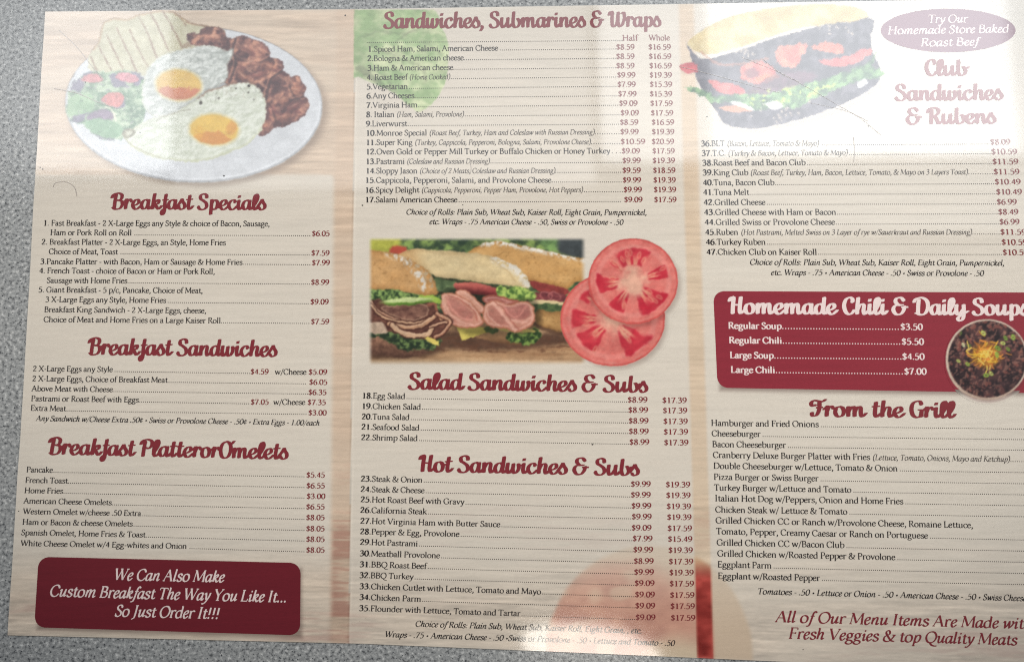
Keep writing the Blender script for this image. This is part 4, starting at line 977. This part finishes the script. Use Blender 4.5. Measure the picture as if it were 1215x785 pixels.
text('price_note', ('j', 'Any Sandwich w/Cheese Extra .50¢ • Swiss or Provolone Cheese - .50¢ • Extra Eggs - 1.00/each'), 42.2, 498.9, 378.8, 504.4, 9.4, 'ink', menu)
# platters
for s, x0, y0, x1, y1, lx, py, p, px in [
    ('Pancake', 31.1, 559.7, 62.6, 560.2, 64, 566, '$5.45', 363.3), ('French Toast', 29.7, 572.2, 80.2, 573, 81.2, 578.7, '$6.55', 363.3),
    ('Home Fries', 28.7, 584.4, 74.7, 585, 76, 591.2, '$3.00', 363.6), ('American Cheese Omelets', 27.7, 596.7, 132.4, 598.7, 133.4, 603.7, '$6.55', 363),
    ('Western Omelet w/cheese .50 Extra', 27, 609.2, 167.3, 611.6, 169.4, 616.4, '$8.05', 363), ('Ham or Bacon & cheese Omelets', 26.3, 621.8, 157.3, 623.9, 159, 629.6, '$8.05', 363),
    ('Spanish Omelet, Home Fries & Toast', 24.9, 634.2, 172.5, 636.9, 173.5, 642.1, '$8.05', 363), ('White Cheese Omelet w/4 Egg-whites and Onion', 24.2, 647, 221.6, 650.4, 225.4, 654.9, '$8.05', 363)]:
    bs('', s, x0, y0, x1, y1, (lx, y1+.2, 360.6, py-.3), [(p, px, py, px+22.3)])
# middle column
leader(435.6, 51.2, 738, 48.8, menu)
text('column_label', ('r', 'Half'), 738.5, 48.3, 757, 48.2, EM, 'price', menu)
text('column_label', ('r', 'Whole'), 770, 48.1, 795, 48, EM, 'price', menu)
MID = [
 (1, 'Spiced Ham, Salami, American Cheese', 436.3, 591.1, 61.5, 593.6, 730, 58.8, '8.59', 731.1, '16.59', 769.4, None),
 (2, 'Bologna & American cheese', 435.9, 550.4, 72.6, 551, 730, 69.9, '8.59', 731.1, '16.59', 769.9, None),
 (3, 'Ham & American cheese', 435.9, 537.9, 84, 538.6, 730, 81, '8.59', 731.1, '16.59', 770.5, None),
 (4, ' Roast Beef', 435, 483.6, 95, 535.4, 730.6, 92, '9.99', 732.2, '19.39', 770.7, ('(Home Cooked)', 485.7, 534.1)),
 (5, 'Vegetarian', 434.9, 484, 106.1, 486, 731, 103.1, '7.99', 732.5, '15.39', 771, None),
 (6, 'Any Cheeses', 434.9, 491.6, 116.9, 492.5, 732, 114.4, '7.99', 733.5, '15.39', 771, None),
 (7, 'Virginia Ham', 434.6, 495.4, 127.9, 497, 733, 125.5, '9.09', 734.6, '17.59', 771.6, None),
 (8, ' Italian', 434.4, 468.1, 139, 552, 734.5, 136.9, '9.09', 736.3, '17.59', 772.3, ('(Ham, Salami, Provolone)', 470.5, 550.4)),
 (9, 'Liverwurst', 434.2, 483, 150, 485, 734, 148, '8.59', 735.6, '16.59', 773.3, None),
 (10, 'Monroe Special', 434.2, 506.8, 161, 706.5, 734.5, 159.3, '9.99', 736, '19.39', 773.5, ('(Roast Beef, Turkey, Ham and Coleslaw with Russian Dressing)', 509.2, 705.6)),
 (11, 'Super King', 434.2, 489.5, 172.1, 702, 735, 170.9, '10.59', 736.3, '20.59', 773.3, ('(Turkey, Cappicola, Pepperoni, Bologna, Salami, Provolone Cheese)', 492, 701)),
 (12, 'Oven Gold or Pepper Mill Turkey or Buffalo Chicken or Honey Turkey', 433.9, 724.2, 183.2, 726.6, 736, 182, '9.09', 737.7, '17.59', 774, None),
 (13, 'Pastrami', 433.9, 480.2, 194.6, 582.5, 737, 193.3, '9.99', 738.4, '19.39', 774.3, ('(Coleslaw and Russian Dressing)', 482.6, 581.1)),
 (14, 'Sloppy Jason', 433.9, 495.4, 205.8, 659.5, 736.5, 205, '9.59', 738.4, '18.59', 774.8, ('(Choice of 2 Meats, Coleslaw and Russian Dressing)', 497.8, 658.9)),
 (15, 'Cappicola, Pepperoni, Salami, and Provolone Cheese', 433.2, 654.4, 216.8, 655.3, 737, 216.5, '9.99', 738.8, '19.39', 775.2, None),
 (16, 'Spicy Delight', 433.2, 497.5, 228.5, 693.5, 738.5, 227.9, '9.99', 739.8, '19.39', 775.7, ('(Cappicola, Pepperoni, Pepper Ham, Provolone, Hot Peppers)', 499.9, 691.7)),
 (17, 'Salami American Cheese', 433.2, 542.8, 240, 544.8, 736, 239.7, '9.09', 740.5, '17.59', 776.1, None),
]
for n, s, x0, x1, yb, l0, l1, py, p1, q1, p2, q2, note in MID:
    sl = (py-yb)/300; ye = yb+sl*(x1-x0)
    wd = 29.5 if len(p1) > 4 else 22
    ex = ([('i', note[0], 1)], note[1], yb+sl*(note[1]-x0), note[2], yb+sl*(note[2]-x0)) if note else None
    row([('b', '%d.' % n, 1), ('r', s, 1)], x0, yb, x1, ye, (l0, yb+sl*(l0-x0), l1, yb+sl*(l1-x0)),
        [('$'+p1, q1, py, q1+wd), ('$'+p2, q2, py, q2+26.8)], extra=ex)
text('price_note', ('j', 'Choice of Rolls: Plain Sub, Wheat Sub, Kaiser Roll, Eight Grain, Pumpernickel,'), 481.6, 254.5, 767.4, 255, 9.6, 'ink', menu)
text('price_note', ('j', 'etc. Wraps - .75 American Cheese - .50, Swiss or Provolone - .50'), 509.2, 266, 739.4, 266.6, 9.6, 'ink', menu)
LOW = [
 (18, 'Egg Salad', 429.4, 480.9, 472.2, 477, '8.99', 744.6, '17.39', 785.8), (19, 'Chicken Salad', 429, 499.5, 484.6, 489.1, '8.99', 745.3, '17.39', 786.4),
 (20, 'Tuna Salad', 429, 486, 497, 501.9, '8.99', 745.8, '17.39', 787), (21, 'Seafood Salad', 428.7, 497.8, 509.2, 514.4, '8.99', 746, '17.39', 787.4),
 (22, 'Shrimp Salad', 428.3, 495.7, 521.6, 527.1, '8.99', 746.7, '17.39', 787.8),
 (23, 'Steak & Onion', 428, 501.3, 570.6, 576.9, '9.99', 748.4, '19.39', 789.9), (24, 'Steak & Cheese', 427.8, 503.7, 583, 589.6, '9.99', 748.4, '19.39', 790.3),
 (25, 'Hot Roast Beef with Gravy', 427.7, 551, 595.1, 602.7, '9.99', 749.1, '19.39', 790.9), (26, 'California Steak', 427.3, 506.5, 607.7, 615.5, '9.99', 749.5, '19.39', 791.4),
 (27, 'Hot Virginia Ham with Butter Sauce', 427.3, 593.6, 620.6, 628.7, '9.09', 749.3, '17.59', 792), (28, 'Pepper & Egg, Provolone', 427, 545.2, 633.1, 641.4, '7.99', 750.5, '15.49', 792.4),
 (29, 'Hot Pastrami', 427, 495.7, 645.7, 654.6, '9.99', 751.2, '19.39', 793), (30, 'Meatball Provolone', 426.6, 522, 659, 668.1, '8.99', 751.9, '17.39', 793.5),
 (31, 'BBQ Roast Beef', 426.6, 506.1, 672, 681.2, '9.99', 752.2, '19.39', 794), (32, 'BBQ Turkey', 426.3, 490.6, 684.9, 694.3, '9.09', 752.9, '17.59', 794.4),
 (33, 'Chicken Cutlet with Lettuce, Tomato and Mayo', 426.3, 642, 698, 707.8, '9.09', 753.3, '17.59', 794.9), (34, 'Chicken Parm', 426.3, 499.6, 710.9, 721, '9.09', 753.6, '17.59', 795.4),
 (35, 'Flounder with Lettuce, Tomato and Tartar', 425.9, 617.4, 724, 734.8, '9.09', 754, '17.59', 795.9)]
for n, s, x0, x1, yb, py, p1, q1, p2, q2 in LOW:
    sl = (py-yb)/(q1-x0); k = 1+(yb-470)/250*.02
    row([('b', '%d.' % n, 1), ('r', s, 1)], x0, yb, x1, yb+sl*(x1-x0), (x1+2, yb+sl*(x1+2-x0), q1-1.2, py), [('$'+p1, q1, py, q1+23.8), ('$'+p2, q2, py+.6, q2+29.2)], em=EM*1.03*k)
text('price_note', ('j', 'Choice of Rolls: Plain Sub, Wheat Sub, Kaiser Roll, Eight Grain, , etc.'), 492.3, 742.6, 761.6, 750.9, 10.2, 'ink', menu)
text('price_note', ('j', 'Wraps - .75 • American Cheese - .50 •Swiss or Provolone - .50 • Lettuce and Tomato - .50'), 456, 755, 800.3, 765.6, 10.2, 'ink', menu)
# right column
RT = [
 (36, 'BLT', 832, 860, 173.6, 974, 171.4, '8.09', 1175.2, ('(Bacon, Lettuce, Tomato & Mayo)', 862.7, 972)),
 (37, 'T.C.', 832.7, 861.4, 185, 1008, 183, '10.59', 1176.3, ('(Turkey & Bacon, Lettuce, Tomato & Mayo)', 863.8, 1006)),
 (38, 'Roast Beef and Bacon Club', 833.4, 956, 196.4, 958.5, 194.8, '11.59', 1177.6, None),
 (39, 'King Club', 833.7, 888, 208, 1149.6, 206.8, '11.59', 1179, ('(Roast Beef, Turkey, Ham, Bacon, Lettuce, Tomato, & Mayo on 3 Layers Toast)', 890.4, 1148.6)),
 (40, 'Tuna, Bacon Club', 834, 919, 219.8, 920.5, 218.7, '10.49', 1180.4, None), (41, 'Tuna Melt', 834.4, 889, 231.2, 891, 230.7, '10.49', 1182, None),
 (42, 'Grilled Cheese', 834.8, 908.4, 243.1, 910.5, 242.6, '6.99', 1182.8, None), (43, 'Grilled Cheese with Ham or Bacon', 835.4, 992.4, 254.9, 993.5, 254.4, '8.49', 1184.6, None),
 (44, 'Grilled Swiss or Provolone Cheese', 836, 991, 266.7, 992.5, 266.2, '6.99', 1186, None),
 (45, 'Ruben', 836.8, 876.2, 278.5, 1154.5, 278.2, '11.59', 1187, ('(Hot Pastrami, Melted Swiss on 3 Layer of rye w/Sauerkraut and Russian Dressing)', 879, 1153.5)),
 (46, 'Turkey Ruben', 837.5, 908.7, 290.2, 911, 290.3, '10.59', 1188.4, None), (47, 'Chicken Club on Kaiser Roll', 838.2, 969.6, 302, 971.5, 302.4, '10.59', 1189.7, None)]
for n, s, x0, x1, yb, l0, py, p, q, note in RT:
    sl = (py-yb)/(q-x0); wd = 31 if len(p) > 4 else 24
    ex = ([('i', note[0], 1)], note[1], yb+sl*(note[1]-x0), note[2], yb+sl*(note[2]-x0)) if note else None
    row([('b', '%d.' % n, 1), ('r', s, 1)], x0, yb, x1, yb+sl*(x1-x0), (l0, yb+sl*(l0-x0), q-1.5, py), [('$'+p, q, py, q+wd)], em=EM*1.04, extra=ex)
text('price_note', ('j', 'Choice of Rolls: Plain Sub, Wheat Sub, Kaiser Roll, Eight Grain, Pumpernickel,'), 889.4, 314, 1191.8, 315, 9.9, 'ink', menu)
text('price_note', ('j', 'etc. Wraps - .75 • American Cheese - .50 • Swiss or Provolone - .50'), 914.6, 326.2, 1167.3, 327.2, 9.9, 'ink', menu)
GR = [
 ('Hamburger and Fried Onions', 843.7, 971.6, 504.7, 509), ('Cheeseburger', 844.4, 902.5, 517.1, 521.6), ('Bacon Cheeseburger', 845, 932.6, 529.9, 534.1),
 ('Cranberry Deluxe Burger Platter with Fries', 845.8, 1032.5, 542.6, 547.6), ('Double Cheeseburger w/Lettuce, Tomato & Onion', 846.5, 1065.3, 555.5, 560.6),
 ('Pizza Burger or Swiss Burger', 846.8, 971.3, 568.6, 573.8), ('Turkey Burger w/Lettuce and Tomato', 847.2, 1010.3, 581.3, 586.9),
 ('Italian Hot Dog w/Peppers, Onion and Home Fries', 848.2, 1071.9, 594, 599.8), ('Chicken Steak w/ Lettuce & Tomato', 848.6, 1005.5, 607.4, 612.9),
 ('Grilled Chicken CC or Ranch w/Provolone Cheese, Romaine Lettuce,', 849, 1154.8, 620.2, 626.8), ('Tomato, Pepper, Creamy Caesar or Ranch on Portuguese', 849.6, 1101.3, 633.1, 640.4),
 ('Grilled Chicken CC w/Bacon Club', 850.3, 1002, 646.4, 653.6), ('Grilled Chicken w/Roasted Pepper & Provolone', 851, 1062.5, 659.4, 666.8),
 ('Eggplant Parm', 851.3, 915.6, 672.4, 680.2), ('Eggplant w/Roasted Pepper', 851.7, 973, 686, 693.3)]
for s, x0, x1, yb, ye in GR:
    sl = (ye-yb)/(1205-x0); em = EM*(1.08+(yb-500)/180*.05)
    if s.startswith('Cranberry'):
        row(('r', s), x0, yb, x1, yb+sl*(x1-x0), (1199.5, yb+sl*(1199.5-x0), 1236, yb+sl*(1236-x0)), em=em,
            extra=([('i', '(Lettuce, Tomato, Onions, Mayo and Ketchup)', 1)], 1035.2, yb+sl*(1035-x0), 1198.4, yb+sl*(1198.4-x0)))
    elif s.endswith('Lettuce,'): row(('r', s), x0, yb, x1, yb+sl*(x1-x0), em=em)
    else: row(('r', s), x0, yb, x1, yb+sl*(x1-x0), (x1+3, yb+sl*(x1+3-x0), 1236, yb+sl*(1236-x0)), em=em)
text('price_note', ('j', 'Tomatoes - .50 • Lettuce or Onion - .50 • American Cheese - .50 • Swiss Cheese - .50'), 898.4, 704.2, 1238, 713, 10.6, 'ink', menu)
text('slogan', ('j', 'All of Our Menu Items Are Made with'), 919.4, 737.1, 1224, 745.4, 19.6, 'maroon', menu)
text('slogan', ('j', 'Fresh Veggies & top Quality Meats'), 935, 756.8, 1206.5, 764.6, 19.6, 'maroon', menu)

# maroon boxes and the oval badge with their lettering
def flat(name, pts, z, mat, parent, label=None):
    co = unproj([p[0] for p in pts], [p[1] for p in pts], z)
    me = bpy.data.meshes.new(name); me.from_pydata([tuple(c) for c in co], [], [list(range(len(pts)))])
    me.update()
    o = link(name, me, M[mat], parent, label=label)
    if me.polygons[0].normal.z < 0: me.flip_normals()
    return o
def rbox(tl, tr, br, bl, r, n=6):
    Q = [np.array(p, float) for p in (tl, tr, br, bl)]; out = []
    for i in range(4):
        p = Q[i]; a = Q[i-1]-p; b = Q[(i+1) % 4]-p; a /= np.linalg.norm(a); b /= np.linalg.norm(b)
        for k in range(n+1):
            t = k/n; out.append(tuple((1-t)**2*(p+a*r)+2*t*(1-t)*(p+.18*r*(a+b)/1.4)+t*t*(p+b*r)))
    return out
bx = flat('breakfast_notice_box', rbox((45.8, 660), (356.8, 667.3), (356, 753.2), (40.6, 743.6), 12), Z2, 'notice', menu)
text('notice_line', ('j', 'We Can Also Make'), 134, 687.3, 265.5, 690, 20, 'white', bx, Z3)
text('notice_line', ('j', 'Custom Breakfast The Way You Like It...'), 58, 706.6, 339.8, 714, 20, 'white', bx, Z3)
text('notice_line', ('j', 'So Just Order It!!!'), 135.5, 730.3, 259.3, 733.6, 20, 'white', bx, Z3)
sb = flat('soup_box', rbox((846.2, 345.2), (1246, 347), (1251, 466.5), (851.4, 459.8), 12), Z2, 'box', menu)
text('soup_heading', ('h', 'Homemade Chili & Daily Soups'), 865, 371.6, 1221, 373.4, 29, 'white', sb, Z3)
for s, x0, x1, yb, l1, p, q, py in [('Regular Soup', 864, 927.4, 389.6, 1065.7, '$3.50', 1068.4, 391), ('Regular Chili', 864.8, 928, 406.9, 1067.4, '$5.50', 1069.8, 408.5),
                            ('Large Soup', 865.9, 918, 424.5, 1068.8, '$4.50', 1070.5, 426.2), ('Large Chili', 866.9, 919.8, 441.8, 1070.5, '$7.00', 1072.9, 443.8)]:
    text('soup_name', ('b', s), x0, yb, x1, yb+.5, 11.2, 'white', sb, Z3)
    o = leader(x1+1.5, yb+.5, l1, py, sb, 'white', 3.2, .85)
    for v in o.data.vertices: v.co.z = Z3
    text('soup_price', ('b', p), q, py, q+26.7, py+.2, 11.2, 'white', sb, Z3)
bd = flat('oval_badge', [(1125+80*math.cos(t), 36.4+25.8*math.sin(t)) for t in [2*math.pi*k/72 for k in range(72)]], Z2, 'badge', menu)
text('badge_line', ('j', 'Try Our'), 1100.5, 27.4, 1148, 27, 14, 'white', bd, Z3)
text('badge_line', ('j', 'Homemade Store Baked'), 1053, 41, 1197, 38.6, 14, 'white', bd, Z3)
text('badge_line', ('j', 'Roast Beef'), 1092, 55.2, 1161, 54, 14, 'white', bd, Z3)

# scratches and specks on the laminate
def hair(pts, wd, mat, name='scratch'):
    p = cr(pts, 5); L_, R_ = [], []
    for i in range(len(p)):
        a = p[max(i-1, 0)]; b_ = p[min(i+1, len(p)-1)]; d = (b_-a)/np.linalg.norm(b_-a); n = np.array([-d[1], d[0]])*wd/2
        L_.append(p[i]+n); R_.append(p[i]-n)
    k = len(p); A = np.array(L_+R_); co = unproj(A[:, 0], A[:, 1], TOP+.00012)
    q = np.array([[i, i+1, k+i+1, k+i] for i in range(k-1)])
    me = mesh_np(name, co, quads=q); 
    if me.polygons[0].normal.z < 0: me.flip_normals()
    return link(name, me, M[mat], menu)
M['scr'] = print_mat('scratch_grey', (178, 168, 162), grain=.02); M['speck'] = print_mat('speck_black', (40, 36, 36), grain=.02)
hair([(70, 36), (90, 55), (106, 75), (121, 95)], .5, 'scr'); hair([(64, 105), (92, 111), (118, 122), (140, 129)], .6, 'scr')
hair([(63, 222), (66, 217), (78, 216), (88, 222), (91, 233)], .5, 'scr')
hair([(806, 79), (850, 90), (900, 104), (925, 110)], .4, 'scr'); hair([(880, 68), (925, 86), (955, 102), (1000, 128), (1030, 144)], .35, 'scr')
hair([(905, 70), (928, 88), (948, 97)], .4, 'scr'); hair([(960, 122), (1010, 134), (1045, 160)], .3, 'scr')
hair([(1013, 163), (1014, 180), (1013, 192)], .5, 'scr'); hair([(558, 194), (559, 200), (558, 206)], .5, 'scr')
for x, y, r in [(47.5, 198.5, .8), (50.5, 200.5, .7), (265.5, 208.5, 1.1), (409.5, 18.5, .9), (101, 97.5, .6), (839, 138.5, .8), (1030.5, 149.5, .9), (703, 527, 1.0), (430, 243.5, .8), (549, 243, .7), (22, 606, .7), (953, 770, .6), (295, 102, 1.0), (166, 157, .7)]:
    flat('speck', [(x+r*math.cos(t)*random.uniform(.7, 1.2), y+r*math.sin(t)*random.uniform(.7, 1.2)) for t in [k*math.pi/4 for k in range(8)]], TOP+.00012, 'speck', menu)
